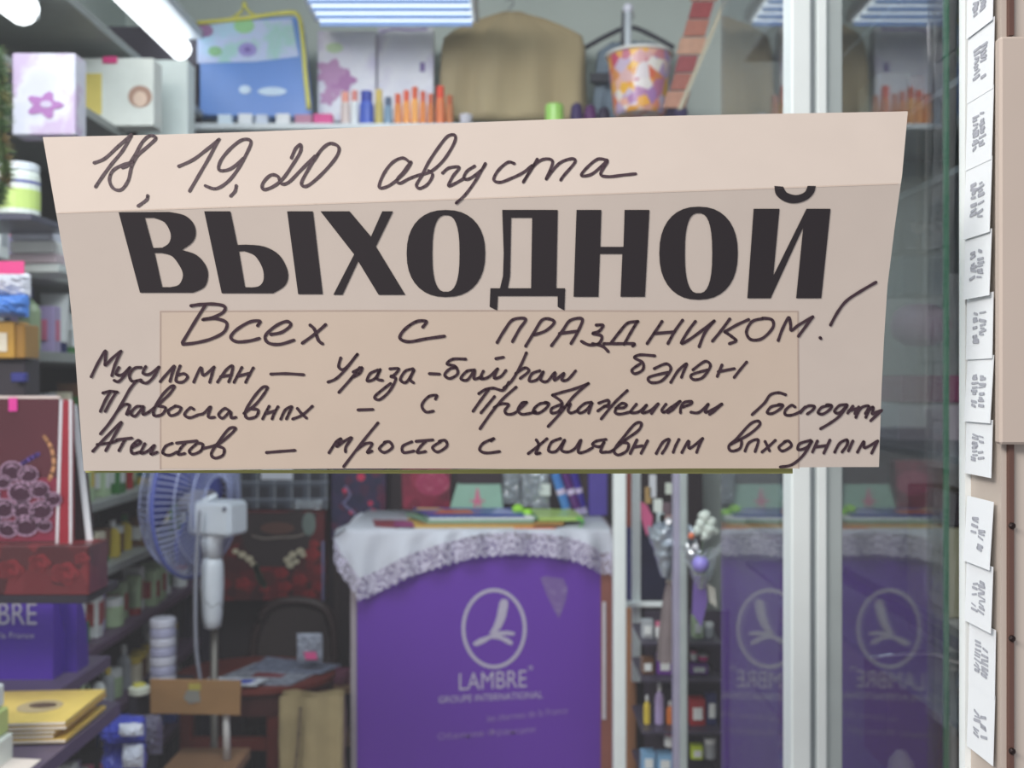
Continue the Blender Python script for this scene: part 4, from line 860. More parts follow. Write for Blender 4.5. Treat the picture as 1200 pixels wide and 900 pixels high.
# beige paper bag
pbg = empty('paper_bag', (P(362, 0, 2.5).x, 2.55, 0), 'large crumpled beige paper bag beside the counter', 'bag')
bm = B(); a = P(326, 818, 2.5); b = P(400, 818, 2.5); g = []
for j in range(13):
    v = j/12; row = []
    for (k, (u, d)) in enumerate([(x/10, 0) for x in range(11)]+[(1, .5), (1, 1)]+[(1-x/10, 1) for x in range(1, 11)]+[(0, .5)]):
        row.append(bm.verts.new((a.x+(b.x-a.x)*u+random.uniform(-.003, .003), 2.48+.12*d*(1-.6*v)+.05*v*.6+random.uniform(-.003, .003)+(.012*math.sin(u*9)), a.z*v)))
    g.append(row)
for j in range(12):
    n = len(g[0])
    for k in range(n): bm.faces.new((g[j][k], g[j][(k+1) % n], g[j+1][(k+1) % n], g[j+1][k]))
bm.faces.new(g[0][::-1]); link('bag_body', bm, mat('kraft_paper', (176, 158, 118), .8, 0, .15, 20, .3), pbg, smooth=True)
bm = B(); stroke(bm, [(352, 830), (350, 860), (346, 905)], 2, lambda x, y: P(x, y, 2.472)); link('fold_line', bm, rgbm((120, 104, 82)), pbg)
# small shelf stand left of counter
sd = empty('small_stand', (P(400, 0, 2.9).x, 2.95, 0), 'low tan stand between the paper bag and the counter', 'stand')
z = P(0, 805, 2.9).z; x0, x1 = P(383, 0, 2.9).x, P(425, 0, 2.9).x
bm = B(); box(bm, x0, x1, 2.9, 3.05, z-.02, z, .002); link('top', bm, mat('tan_wood', (150, 116, 84), .6), sd)
for x in (x0, x1-.012):
    bm = B(); box(bm, x, x+.012, 2.9, 3.05, 0, z-.02); link('side_panel', bm, mat('tan_wood', (0, 0, 0)), sd)
for zz in (z-.16, z-.3):
    bm = B(); box(bm, x0+.012, x1-.012, 2.91, 3.05, zz-.012, zz); link('shelf', bm, mat('tan_wood', (0, 0, 0)), sd)
bm = B(); crumple(bm, (385, 782, 412, 804.5), 2.94, .004, 33, depth=.03); tag(link('folded_cloth', bm, rgbm((130, 66, 96), .8)), 'folded dusky pink cloth on the low tan stand', 'cloth')

# ---------------------------------------------------------------- counter
CY = 2.60
ct = empty('counter', (P(560, 0, CY).x, CY+.2, 0), 'purple fronted sales counter with a silver oval emblem and lettering', 'counter')
a = P(411, 622, CY); b = P(708, 622, CY)
topz = a.z
pur = mat('purple_front', (104, 52, 172), .5, 0, .12, 2.5)
bm = B(); box(bm, P(418, 0, CY).x, P(704, 0, CY).x, CY, CY+.015, .02, topz-.02, .001); link('front_panel', bm, pur, ct)
bm = B(); box(bm, a.x, P(418, 0, CY).x, CY-.004, CY+.36, 0, topz-.02, .001); link('side_panel', bm, mat('counter_side', (170, 160, 168), .5), ct)
bm = B(); box(bm, P(704, 0, CY).x, P(719, 0, CY).x, CY-.002, CY+.36, 0, topz-.02, .001); link('side_panel', bm, mat('red_plywood', (148, 92, 80), .5, 0, .12, 12), ct)
bm = B(); box(bm, a.x, P(719, 0, CY).x, CY, CY+.38, topz-.02, topz, .001); link('counter_top', bm, mat('counter_side', (0, 0, 0)), ct)
bm = B(); box(bm, P(706, 0, 2.59).x, P(710, 0, 2.59).x, 2.592, 2.598, P(0, 842, 2.6).z, P(0, 705, 2.6).z); link('edge_strip', bm, rgbm((214, 210, 218)), ct)
emb = empty  # emblem
YF = CY-.0015
S = lambda x, y: P(x, y, YF)
bm = B(); rg = [[bm.verts.new(S(579+(36+e)*math.cos(t/40*2*PI), 736.5+(45+e)*math.sin(t/40*2*PI))) for t in range(40)] for e in (-2.1, 2.1)]
for t in range(40): bm.faces.new((rg[0][t], rg[0][(t+1) % 40], rg[1][(t+1) % 40], rg[1][t]))
link('emblem_ring', bm, silver, ct)
bm = B()
f = lambda x, y: (400+x/3.53, 650+y/3.53)
pts = [f(x, y) for x, y in [(655, 195), (668, 182), (688, 188), (690, 210), (680, 260), (662, 300), (640, 322), (610, 328), (628, 300), (642, 262)]]
pplate(bm, pts, YF, .0008)
pplate(bm, [f(x, y) for x, y in [(545, 365), (570, 348), (610, 335), (640, 318), (690, 316), (718, 322), (715, 334), (690, 332), (655, 334), (690, 346), (710, 362), (706, 375), (690, 370), (655, 350), (620, 346), (585, 368), (560, 378), (546, 374)]], YF, .0008)
link('emblem_letter', bm, silver, ct)
text('lettering', 'LAMBRE', silver, ct, (538, 789, 617, 809), YF, skew=4)
text('lettering', 'GROUPE INTERNATIONAL', silver, ct, (514, 816, 636, 824), YF, skew=6)
dull = mat('dull_silver_print', (152, 128, 188), .45)
text('lettering', 'les charmes de la France', dull, ct, (571, 838, 665, 846), YF, skew=10)
text('lettering', 'Обаяние Франции', dull, ct, (513, 859, 627, 869), YF, skew=9)
bm = B(); stroke(bm, [(619, 783), (622, 780), (624, 783), (621, 785)], .6, S, 2); link('trade_mark', bm, silver, ct)
bm = B(); pplate(bm, [(633, 677), (640, 675), (652, 677), (660, 678), (665, 688), (664, 700), (660, 712), (655, 725), (648, 712), (642, 700), (638, 690)], YF, .0008); link('torn_sticker', bm, vmat('torn_sticker', [(150, 130, 180), (120, 92, 160), (160, 146, 186)], 60, .5, detail='NOISE'), ct)
# tablecloth with lace
def lace_mat():
    m = bpy.data.materials.new('lace'); m.use_nodes = True; nt = m.node_tree; b = nt.nodes['Principled BSDF']
    b.inputs['Base Color'].default_value = lin((205, 200, 222)); b.inputs['Roughness'].default_value = .9
    tc = nt.nodes.new('ShaderNodeTexCoord'); v = nt.nodes.new('ShaderNodeTexVoronoi'); v.inputs['Scale'].default_value = 150
    lt = nt.nodes.new('ShaderNodeMath'); lt.operation = 'LESS_THAN'; lt.inputs[1].default_value = .45
    mu = nt.nodes.new('ShaderNodeMath'); mu.operation = 'MULTIPLY'; mu.inputs[1].default_value = .75
    mx = nt.nodes.new('ShaderNodeMixShader'); t = nt.nodes.new('ShaderNodeBsdfTransparent')
    nt.links.new(tc.outputs['Object'], v.inputs['Vector']); nt.links.new(v.outputs['Distance'], lt.inputs[0]); nt.links.new(lt.outputs[0], mu.inputs[0]); nt.links.new(mu.outputs[0], mx.inputs[0])
    nt.links.new(b.outputs[0], mx.inputs[1]); nt.links.new(t.outputs[0], mx.inputs[2]); nt.links.new(mx.outputs[0], nt.nodes['Material Output'].inputs[0]); return m
hem = [(388, 650), (396, 668), (412, 690), (420, 703), (432, 699), (450, 690), (480, 675), (520, 662), (560, 652), (600, 649), (640, 651), (670, 656), (692, 664), (704, 673), (718, 672)]
def hemy(x):
    for i in range(len(hem)-1):
        if x <= hem[i+1][0]: break
    a, b = hem[i], hem[i+1]; return a[1]+(b[1]-a[1])*(x-a[0])/(b[0]-a[0])
cloth = empty('tablecloth', (0, 0, 0), 'white tablecloth with a scalloped lace hem draped over the purple counter', 'tablecloth')
cloth.location = (P(560, 0, CY).x, CY+.2, topz); WO[cloth.name] = Vector(cloth.location)
bm = B(); n = 110; rows = 10; gg = []; gl = []
for i in range(n+1):
    u = i/n; xt = 404+(715-404)*u; xb = 391+(719-391)*u if u > .08 else 391+(719-391)*u
    fl = max(0, 1-u/.06); col = []
    hy = hemy(xb)-1.5*abs(math.sin(i*.9))
    for j in range(rows+1):
        v = j/rows; x = xt+(xb-xt)*min(1, v*1.6); y = 622+(hy-24-622)*v
        rip = (.004+.010*v)*math.sin(i*.42+.6*math.sin(i*.13))
        col.append(bm.verts.new(P(x, y, CY-.018-.012*v+rip*1.0)))
    gg.append(col)
for i in range(n):
    for j in range(rows): bm.faces.new((gg[i][j], gg[i][j+1], gg[i+1][j+1], gg[i+1][j]))
top = []
for i in range(n+1):
    p = gg[i][0].co; top.append([gg[i][0], bm.verts.new((p.x, CY+.005, topz+.004)), bm.verts.new((p.x, CY+.385, topz+.004)), bm.verts.new((p.x, CY+.40, topz-.06))])
for i in range(n):
    for j in range(3): bm.faces.new((top[i][j], top[i+1][j], top[i+1][j+1], top[i][j+1]))
# side drapes
for s, col in ((0, gg[0]), (1, gg[n])):
    prev = col
    for q in range(1, 9):
        y = CY-.018+.40*q/8; cur = []
        for j in range(rows+1):
            c = col[j].co; cur.append(bm.verts.new((c.x+(1 if s else -1)*(.008*math.sin(q*1.9))*(j/rows), y, min(c.z, topz+.003) if j == 0 else c.z+.01*math.sin(q*1.3))))
        for j in range(rows): bm.faces.new((prev[j], prev[j+1], cur[j+1], cur[j]))
        prev = cur
link('cloth', bm, mat('cloth_white', (206, 210, 222), .9, 0, .04, 20), cloth, smooth=True)
bm = B(); prev = None
for i in range(n*3+1):
    u = i/(n*3); xb = 391+(719-391)*u; hy = hemy(xb)-1.5*abs(math.sin(i/3*.9)); sc_y = 2.5*abs(math.sin(i*.36)); ii = i/3
    rip = .014*math.sin(ii*.42+.6*math.sin(ii*.13)); cur = []
    for j in range(5):
        v = j/4; cur.append(bm.verts.new(P(xb, hy-25+(25+sc_y)*v, CY-.030+rip-.003*v)))
    if prev:
        for j in range(4): bm.faces.new((prev[j], prev[j+1], cur[j+1], cur[j]))
    prev = cur
link('lace_trim', bm, lace_mat(), cloth, smooth=True)['label'] = 'see-through lace border'

# things on the counter
TZ = topz+.0045
def flat(name, pts, z, t, m, label, cat, group=None):
    bm = B(); plate(bm, [Vector((x, y, z)) for x, y in pts], t, Vector((0, 0, 1))); o = tag(link(name, bm, m), label, cat, group); return o
def X(px, Y): return (px-600)/1200*Y
z = TZ
o = flat('booklet', [(X(484, 2.62), 2.62), (X(625, 2.62), 2.63), (X(640, 2.8), 2.78), (X(478, 2.8), 2.78)], z, .005, rgbm((214, 178, 84)), 'yellow-edged booklet at the bottom of the counter pile', 'booklet'); z += .0055
o = flat('booklet', [(X(494, 2.62), 2.62), (X(660, 2.62), 2.63), (X(668, 2.8), 2.78), (X(484, 2.8), 2.78)], z, .005, rgbm((178, 132, 72)), 'brown booklet second in the counter pile', 'booklet'); z += .0055
o = flat('booklet', [(X(500, 2.62), 2.62), (X(625, 2.62), 2.63), (X(640, 2.8), 2.78), (X(476, 2.8), 2.78)], z, .006, rgbm((120, 160, 130)), 'pale green booklet in the middle of the counter pile', 'booklet'); z += .0065
o = flat('magazine', [(X(503, 2.64), 2.64), (X(626, 2.64), 2.65), (X(612, 2.82), 2.80), (X(492, 2.82), 2.80)], z, .006, rgbm((222, 224, 230)), 'white magazine under the blue one on the counter pile', 'magazine'); z += .0065
o = flat('magazine', [(X(503, 2.64), 2.64), (X(615, 2.64), 2.65), (X(606, 2.82), 2.80), (X(485, 2.82), 2.80)], z, .006, mat('blue_cover', (34, 62, 150), .3, 0, .2, 20), 'blue magazine with an orange picture on top of the counter pile', 'magazine')
bm = B(); plate(bm, [Vector((x, y, z+.0062)) for x, y in ((X(508, 2.67), 2.67), (X(556, 2.67), 2.67), (X(550, 2.75), 2.75), (X(518, 2.75), 2.75))], .0005, Vector((0, 0, 1))); link('orange_print', bm, rgbm((196, 96, 60)), o)
bm = B(); plate(bm, [Vector((x, y, z+.0062)) for x, y in ((X(488, 2.76), 2.75), (X(520, 2.76), 2.75), (X(512, 2.8), 2.79), (X(490, 2.8), 2.79))], .0005, Vector((0, 0, 1))); link('tan_print', bm, rgbm((206, 176, 120)), o)
bm = B(); plate(bm, [Vector((x, y, z+.0062)) for x, y in ((X(575, 2.67), 2.67), (X(606, 2.67), 2.67), (X(590, 2.78), 2.78), (X(582, 2.78), 2.78))], .0005, Vector((0, 0, 1))); link('pale_print', bm, rgbm((150, 160, 210)), o)
flat('leaflet', [(X(440, 2.64), 2.64), (X(468, 2.64), 2.62), (X(474, 2.74), 2.74), (X(436, 2.74), 2.75)], TZ, .004, mat('maroon_leaf', (140, 48, 62), .35, 0, .3, 40), 'maroon leaflet at the left end of the counter top', 'leaflet')
flat('leaflet', [(X(462, 2.63), 2.615), (X(486, 2.62), 2.61), (X(484, 2.72), 2.70), (X(462, 2.72), 2.72)], TZ+.0042, .003, mat('magenta_leaf', (150, 60, 120), .35, 0, .3, 40), 'magenta leaflet beside the maroon leaflet on the counter', 'leaflet')
flat('leaflet', [(X(602, 2.60), 2.61), (X(650, 2.60), 2.605), (X(652, 2.64), 2.615), (X(602, 2.64), 2.617)], TZ, .003, rgbm((220, 120, 60)), 'orange leaflet under the front edge of the counter pile', 'leaflet')
flat('plastic_folder', [(X(632, 2.64), 2.65), (X(684, 2.64), 2.66), (X(672, 2.8), 2.82), (X(622, 2.8), 2.84)], TZ+.013, .010, rgbm((170, 204, 110), .3), 'pale lime plastic folder right of the magazines', 'folder')
bm = B(); tube(bm, [P(x, y, 2.64) for x, y in ((676, 606), (684, 612), (680, 618))], .004, 6); tag(link('ribbon', bm, rgbm((80, 180, 60))), 'green ribbon end beside the lime folder', 'ribbon')
# lime frog-like bow
bow = empty('lime_bow', P(612, 605, 2.72), 'lime green fabric bow on the magazines', 'bow')
for (cx, cy, rx, rz) in ((607, 597, .017, .014), (618, 601, .016, .012), (611, 604, .014, .008)):
    bm = B(); c = P(cx, cy, 2.72); bmesh.ops.create_icosphere(bm, subdivisions=2, radius=1); bm.transform(Matrix.Translation(c) @ Matrix.Diagonal((rx, .012, rz, 1))); link('loop', bm, rgbm((150, 214, 60), .6), bow, smooth=True)
# upright bags behind the counter top
BZ = topz+.004
def standbag(pts, Y, d, m, label, name='gift_bag', cat='gift bag', thick=None):
    bm = B(); plate(bm, [P(x, y, Y) for x, y in pts], d); return tag(link(name, bm, m), label, cat)
o = standbag([(470, 540), (528, 540), (527, 598), (500, 600), (472, 596)], 2.90, .04, vmat('crimson_pouch', [(110, 24, 50), (140, 34, 64), (96, 28, 48)], 30, .35), 'dark crimson pouch standing at the back of the counter', 'pouch', 'pouch')
bm = B(); pplate(bm, ell(507, 566, 20, 15), 2.8985, .001); link('pink_print', bm, vmat('pink_swirl', [(196, 80, 120), (150, 40, 80), (220, 130, 150)], 50, .4, detail='NOISE'), o)
o = standbag([(536, 566), (586, 567), (590, 600), (526, 600)], 2.90, .05, rgbm((150, 190, 172)), 'mint green bag with a pink tower print at the back of the counter')
bm = B(); pbox(bm, 537, 545, 587, 567, 2.898, .045); link('dark_top', bm, rgbm((44, 28, 38)), o)
bm = B(); pplate(bm, [(555, 597), (556, 586), (558, 575), (559, 570), (561, 575), (563, 586), (564, 597), (560, 590)], 2.898, .001); pbox(bm, 551, 586, 568, 588, 2.8975, .001); link('tower_print', bm, rgbm((212, 120, 150)), o)
for i, (x0, x1) in enumerate(((588, 610), (611, 632), (624, 644))):
    bm = B(); crumple(bm, (x0, 540, x1, 590+3*i), 2.92-.02*i, .008, 40+i, 12, 14, .02); tag(link('cellophane_bag', bm, film('silver_film')), 'clear crinkled cellophane bag at the back of the counter, %s of three' % ('leftmost', 'middle', 'rightmost')[i], 'bag')
pb('price_card', (632, 567, 645, 581), 2.86, .002, (214, 222, 220), 'small blank white card in front of the cellophane', 'card', bev=0)
for i, (pts, c, lb) in enumerate((
    ([(646, 556), (655, 553), (672, 602), (660, 604)], (72, 130, 206), 'bright blue tube leaning at the back of the counter'),
    ([(658, 556), (665, 553), (682, 602), (675, 604)], (92, 40, 120), 'dark purple tube leaning next to the blue tube'),
    ([(668, 555), (675, 553), (688, 600), (681, 603)], (60, 44, 150), 'indigo tube leaning at the right of the purple tube'))):
    a, b, c_, d_ = [P(x, y, 2.83+.015*i) for x, y in pts]; bm = B(); tube(bm, [(c_+d_)/2, ((c_+d_)/2).lerp((a+b)/2, .16)], .011, 12); k = bm
    p0, p1 = (c_+d_)/2, (a+b)/2; o = empty('cosmetic_tube', p0, lb, 'tube'); link('cap', bm, rgbm((190, 180, 215)), o)
    bm = B(); tube(bm, [p0.lerp(p1, .16), p0.lerp(p1, .7), p1], .013, 12); link('tube_body', bm, rgbm(c, .3), o)
    bm = B(); q0, q1 = p0.lerp(p1, .5), p0.lerp(p1, .62); tube(bm, [q0, q1], .0136, 12); link('white_band', bm, rgbm((214, 200, 232)), o)
bm = B(); box(bm, X(690, 2.86), X(712, 2.86), 2.86, 2.90, BZ, P(0, 545, 2.86).z, .003); tag(link('violet_box', bm, rgbm((84, 70, 160))), 'violet box at the right end of the counter top', 'box')

# ---------------------------------------------------------------- display rack right of the counter
rk = empty('display_rack', (.32, 2.45, 0), 'white metal display rack hung with goods, right of the counter', 'rack')
def post(x0, x1, Y, d, y0, y1, m, nm='post', lab=None):
    bm = B(); a = P(x0, 0, Y); b = P(x1, 0, Y); box(bm, a.x, b.x, Y, Y+d, max(0, P(0, y1, Y).z), P(0, y0, Y).z, .002); o = link(nm, bm, m, rk)
    if lab: o['label'] = lab
    return o
post(719, 734, 2.30, .03, 300, 2000, white_alu)
post(741, 751, 2.40, .02, 300, 800, white_alu, lab='thin white post')
post(702, 706, 2.95, .015, 470, 608, white_alu, 'thin_post')
post(790, 797, 2.00, .03, 300, 2000, mat('lilac_alu', (176, 172, 196), .35, .2))
post(797, 806, 2.00, .02, 300, 2000, mat('pale_alu', (0, 0, 0)))
post(734, 783, 2.38, .02, 706, 712, white_alu, 'cross_bar')
post(734, 746, 2.42, .02, 713, 2000, mat('orange_wood', (186, 132, 92), .6, 0, .1, 12), 'wood_strip', 'orange-tan wooden strip')
post(734, 744, 2.50, .02, 540, 618, mat('red_strip', (132, 66, 54), .6), 'upper_strip', 'reddish brown upper strip')
post(742, 792, 2.60, .02, 618, 704, mat('navy_panel', (30, 32, 66), .7, 0, .2), 'back_cloth', 'dark navy back panel')
post(733, 742, 2.55, .02, 618, 704, mat('navy_edge', (38, 42, 96), .7), 'back_cloth', 'navy edge panel')
for y in (748, 790, 850, 905):
    bm = B(); box(bm, X(750, 2.2), X(842, 2.2), 2.16, 2.34, P(0, y, 2.2).z-.006, P(0, y, 2.2).z); link('tray', bm, mat('tray_dark', (62, 56, 74), .4), rk)
bm = B(); box(bm, X(750, 2.45), X(845, 2.45), 2.36, 2.37, .3, P(0, 712, 2.4).z); link('back_panel', bm, mat('rack_dark', (52, 44, 60), .7, 0, .3, 12), rk)
# hanging small goods high on the rack
for (x0, y0, x1, y1, c, lb) in ((761, 556, 769, 583, (205, 208, 214), 'long white hanging tag'), (756, 571, 763, 590, (170, 140, 90), 'small tan hanging card'), (780, 566, 789, 579, (206, 214, 204), 'pale green-white card near the rack pole'),
        (766, 585, 776, 600, (222, 230, 224), 'white square card in the middle of the rack'), (770, 600, 779, 613, (198, 214, 216), 'pale card below the white square card'), (776, 589, 786, 602, (110, 92, 100), 'dark hanging pack beside the white cards'), (773, 603, 788, 618, (150, 120, 120), 'dusky hanging pack above the silver bouquet')):
    pb('hanging_card', (x0, y0, x1, y1), 2.22, .004, c, lb+' on the display rack', 'card', bev=0)
standbag([(751, 588), (758, 592), (765, 606), (763, 622), (758, 628), (752, 608)], 2.35, .01, rgbm((204, 96, 140)), 'pink folded cloth tip hanging on the display rack', 'hanging_cloth', 'cloth')
# bouquets of crinkled foil
def cone_foil(bm, c, r0, r1, h, seed, seg=18, rows=8, amp=.25):
    rr = random.Random(seed); g = []
    for j in range(rows+1):
        v = j/rows; r = r0+(r1-r0)*v**.8
        g.append([bm.verts.new(Vector(c)+Vector((r*(1+amp*rr.uniform(-1, 1)*v)*math.cos(2*PI*k/seg), r*(1+amp*rr.uniform(-1, 1)*v)*math.sin(2*PI*k/seg), h*v+(rr.uniform(-.02, .02) if j == rows else 0)))) for k in range(seg)])
    for j in range(rows):
        for k in range(seg): bm.faces.new((g[j][k], g[j][(k+1) % seg], g[j+1][(k+1) % seg], g[j+1][k]))
foil = mat('crinkled_foil', (196, 208, 220), .25, .55, .2, 60, .8)
b1 = empty('wrapped_bouquet', P(787, 775, 2.08), 'silver foil bouquet with a taupe ribbon skirt tied on the rack', 'bouquet')
bm = B(); cone_foil(bm, P(787, 680, 2.08), .008, .042, .10, 3); link('foil_cone', bm, foil, b1)
bm = B(); cone_foil(bm, P(779, 676, 2.06), .006, .03, .09, 8, 12); link('foil_cone', bm, foil, b1)
bm = B(); g = []
for j in range(11):
    v = j/10; row = []
    for k in range(20):
        a = 2*PI*k/20; r = (.008+.022*v**.7)*(1+.28*math.sin(5*a+v)); row.append(bm.verts.new(P(788+1*v, 680+95*v, 2.08)+Vector((r*math.cos(a), r*math.sin(a)*.6, 0))))
    g.append(row)
for j in range(10):
    for k in range(20): bm.faces.new((g[j][k], g[j][(k+1) % 20], g[j+1][(k+1) % 20], g[j+1][k]))
link('ribbon_skirt', bm, mat('taupe_fabric', (128, 116, 118), .8, 0, .25, 30), b1, smooth=True)
bm = B(); torus(bm, P(787, 681, 2.08), .010, .003, (0, 0, 1), 16, 6); link('tie', bm, rgbm((150, 140, 130)), b1)
for (x, y) in ((780, 628), (790, 640), (772, 640), (784, 612)):
    bm = B(); bmesh.ops.create_icosphere(bm, subdivisions=1, radius=.011); bm.transform(Matrix.Translation(P(x, y, 2.07))); link('silver_bead', bm, rgbm((226, 230, 236), .2, .6), b1)
b2_ = empty('wrapped_bouquet', P(823, 735, 1.95), 'bouquet with white blossoms and one violet bud beside the glass door', 'bouquet')
bm = B(); cone_foil(bm, P(822, 690, 1.95), .008, .034, .08, 5, amp=.35); link('foil_cone', bm, film('silver_film'), b2_)
for i, (x, y, r) in enumerate(((826, 605, .012), (834, 612, .011), (822, 614, .011), (830, 620, .013), (818, 622, .010), (827, 628, .010), (836, 622, .009))):
    bm = B(); bmesh.ops.create_icosphere(bm, subdivisions=2, radius=r)
    for v in bm.verts: v.co *= 1+.22*math.sin(v.co.x*900)*math.cos(v.co.z*800)
    bm.transform(Matrix.Translation(P(x, y, 1.95))); link('blossom', bm, rgbm((204, 214, 206)), b2_)
bm = B(); bmesh.ops.create_icosphere(bm, subdivisions=3, radius=.016); bm.transform(Matrix.Translation(P(821, 661, 1.92))); link('violet_bud', bm, rgbm((150, 138, 222), .2), b2_, smooth=True)
bm = B(); bmesh.ops.create_icosphere(bm, subdivisions=1, radius=.007); bm.transform(Matrix.Translation(P(810, 628, 1.94))); link('orange_bead', bm, rgbm((226, 120, 80)), b2_)
bm = B(); bmesh.ops.create_icosphere(bm, subdivisions=1, radius=.007); bm.transform(Matrix.Translation(P(815, 641, 1.94))); link('white_bead', bm, rgbm((226, 226, 230)), b2_)
bm = B(); plate(bm, [P(x, y, 1.95) for x, y in ((814, 676), (826, 676), (829, 705), (822, 735), (812, 720))], .012); link('lilac_ribbon', bm, rgbm((116, 92, 168), .7), b2_)
bm = B(); plate(bm, [P(x, y, 1.945) for x, y in ((829, 684), (838, 690), (840, 712), (832, 706))], .01); link('cream_ribbon', bm, rgbm((188, 188, 180), .7), b2_)
for (x, y) in ((824, 600), (833, 640)):
    bm = B(); tube(bm, [P(822, 690, 1.95), P(x, y, 1.95)], .0016, 5); link('stem', bm, rgbm((90, 110, 90)), b2_)
bm = B(); tube(bm, [P(803, 655, 2.0), P(812, 668, 1.97), P(822, 690, 1.95)], .003, 6); link('hook', bm, grey_alu, rk)
# little goods on the rack trays
small = [
 (752, 726, 766, 747, 'silver-grey', 'box'), (768, 729, 780, 747, 'white', 'jar'), (812, 722, 824, 747, 'pale green', 'box'), (826, 730, 838, 747, 'silver-grey', 'jar'),
 (770, 767, 788, 789, 'purple', 'box'), (752, 770, 766, 789, 'brown', 'box'), (810, 764, 818, 775, 'white', 'jar'), (808, 776, 830, 789, 'purple', 'box'), (819, 768, 831, 775, 'hot pink', 'jar'),
 (754, 815, 764, 849, 'yellow', 'bottle'), (767, 800, 780, 849, 'lilac', 'bottle'), (781, 822, 791, 849, 'orange', 'bottle'), (808, 818, 826, 849, 'red', 'box'), (828, 812, 840, 849, 'navy', 'box'),
 (752, 880, 768, 904, 'light blue', 'box'), (770, 882, 788, 904, 'light blue', 'box'), (779, 858, 791, 876, 'white', 'jar'), (810, 874, 824, 890, 'lime', 'box'), (826, 866, 840, 890, 'silver-grey', 'jar')]
CN.update({'purple': (110, 50, 150), 'hot pink': (226, 60, 150), 'light blue': (130, 176, 214), 'lime': (190, 214, 50)})
cnt = {}
for (x0, y0, x1, y1, c, k) in small:
    Y = 2.2; wd = (x1-x0)/1200*Y; ht = (y1-y0)/1200*Y; c0 = P((x0+x1)/2, y1, Y); row = 'top' if y1 < 760 else 'second' if y1 < 800 else 'third' if y1 < 860 else 'lowest'
    zt = P(0, {'top': 748, 'second': 790, 'third': 850, 'lowest': 905}[row], Y).z
    n = cnt[row] = cnt.get(row, 0)+1
    side = 'left of the pole' if x0 < 795 else 'right of the pole'
    if y1 < {'top': 740, 'second': 780, 'third': 840, 'lowest': 895}[row]: zt = c0.z
    product(k, c, 'white' if c != 'white' else 'pink', c0.x, Y+.01, zt, wd, min(wd, .03), ht, 'small %s %s on the %s rack tray, %s on it, %s' % (c, k, row, ON[n-1], side), 'little goods on the rack trays')

# ---------------------------------------------------------------- upper wall shelf and what stands and hangs there
WY = 3.12; wz = P(0, 150, WY).z
ws = empty('wall_shelf', (-.3, WY+.1, wz), 'high white shelf on brackets above the counter, mostly behind the sign', 'shelf')
bm = B(); box(bm, X(228, WY), X(800, WY), WY-.06, WY+.38, wz-.018, wz, .002); link('board', bm, mat('white_board', (216, 222, 226), .5), ws)
for px in (240, 500, 780):
    bm = B(); x = X(px, WY); plate(bm, [Vector((x, WY+.38, wz-.018)), Vector((x, WY+.05, wz-.018)), Vector((x, WY+.38, wz-.22))], .012, Vector((1, 0, 0))); link('bracket', bm, grey_alu, ws)
# blue zip bag with yellow trim
zbg = empty('zip_bag', P(295, 150, 3.15), 'blue zip bag with yellow edging and flower print, upper left', 'bag')
bm = B(); pplate(bm, spline([(231, 30), (240, 25), (340, 20), (352, 26), (356, 60), (362, 130), (350, 136), (238, 134), (231, 130), (231, 80)], 3), 3.15, .06)
link('bag_body', bm, mat('zip_bag_blue', (96, 140, 212), .25, 0, .15, 5), zbg)
bm = B(); pplate(bm, [(231, 30), (270, 25), (342, 22), (350, 66), (300, 72), (231, 74)], 3.1485, .001); link('upper_print', bm, vmat('sky_flower', [(150, 190, 220), (174, 208, 232), (190, 200, 235), (160, 205, 200), (196, 190, 228)], 9, .3, detail='NOISE'), zbg)
for (x, y, r, c) in ((290, 58, 11, (150, 140, 205)), (240, 36, 10, (160, 120, 165)), (286, 30, 12, (150, 205, 150)), (290, 58, 4, (110, 90, 170)), (252, 60, 8, (140, 190, 140))):
    bm = B(); pplate(bm, ell(x, y, r, r*.75, 14), 3.1475-(.001 if r == 4 else 0), .001); link('flower_print', bm, rgbm(c, .3), zbg)
bm = B(); tube(bm, [P(x, y, 3.145) for x, y in spline([(231, 27), (262, 24), (290, 21), (335, 15), (349, 18), (354, 40), (358, 90), (362, 128)], 4)], .007, 8); link('yellow_edging', bm, rgbm((214, 208, 96), .4), zbg, smooth=True)
bm = B(); tube(bm, [P(x, y, 3.145) for x, y in spline([(272, 22), (284, 12), (286, 2), (290, 12), (302, 20)], 4)], .005, 8); link('hanging_loop', bm, rgbm((210, 206, 96), .4), zbg, smooth=True)
for (x0, x1, y) in ((280, 294, 105), (302, 336, 107)):
    bm = B(); pplate(bm, ell((x0+x1)/2, y, (x1-x0)/2, 5, 14), 3.147, .001); link('window_patch', bm, rgbm((206, 226, 246), .15), zbg)
# small fillers under it
for i, (x0, x1, c, l) in enumerate(((256, 272, (206, 222, 236), 'pale blue'), (280, 296, (228, 232, 238), 'white'), (300, 314, (200, 210, 228), 'grey-blue'), (324, 340, (226, 228, 232), 'off-white'), (346, 366, (180, 120, 150), 'dusky rose'), (368, 390, (214, 60, 140), 'magenta'))):
    bm = B(); box(bm, X(x0, 3.08), X(x1, 3.08), 3.07, 3.10, wz, P(0, 135-(i % 2), 3.08).z, .002); tag(link('flat_pack', bm, rgbm(c)), '%s flat pack lying on the high shelf below the blue bag' % l, 'pack', 'flat packs below the blue bag')
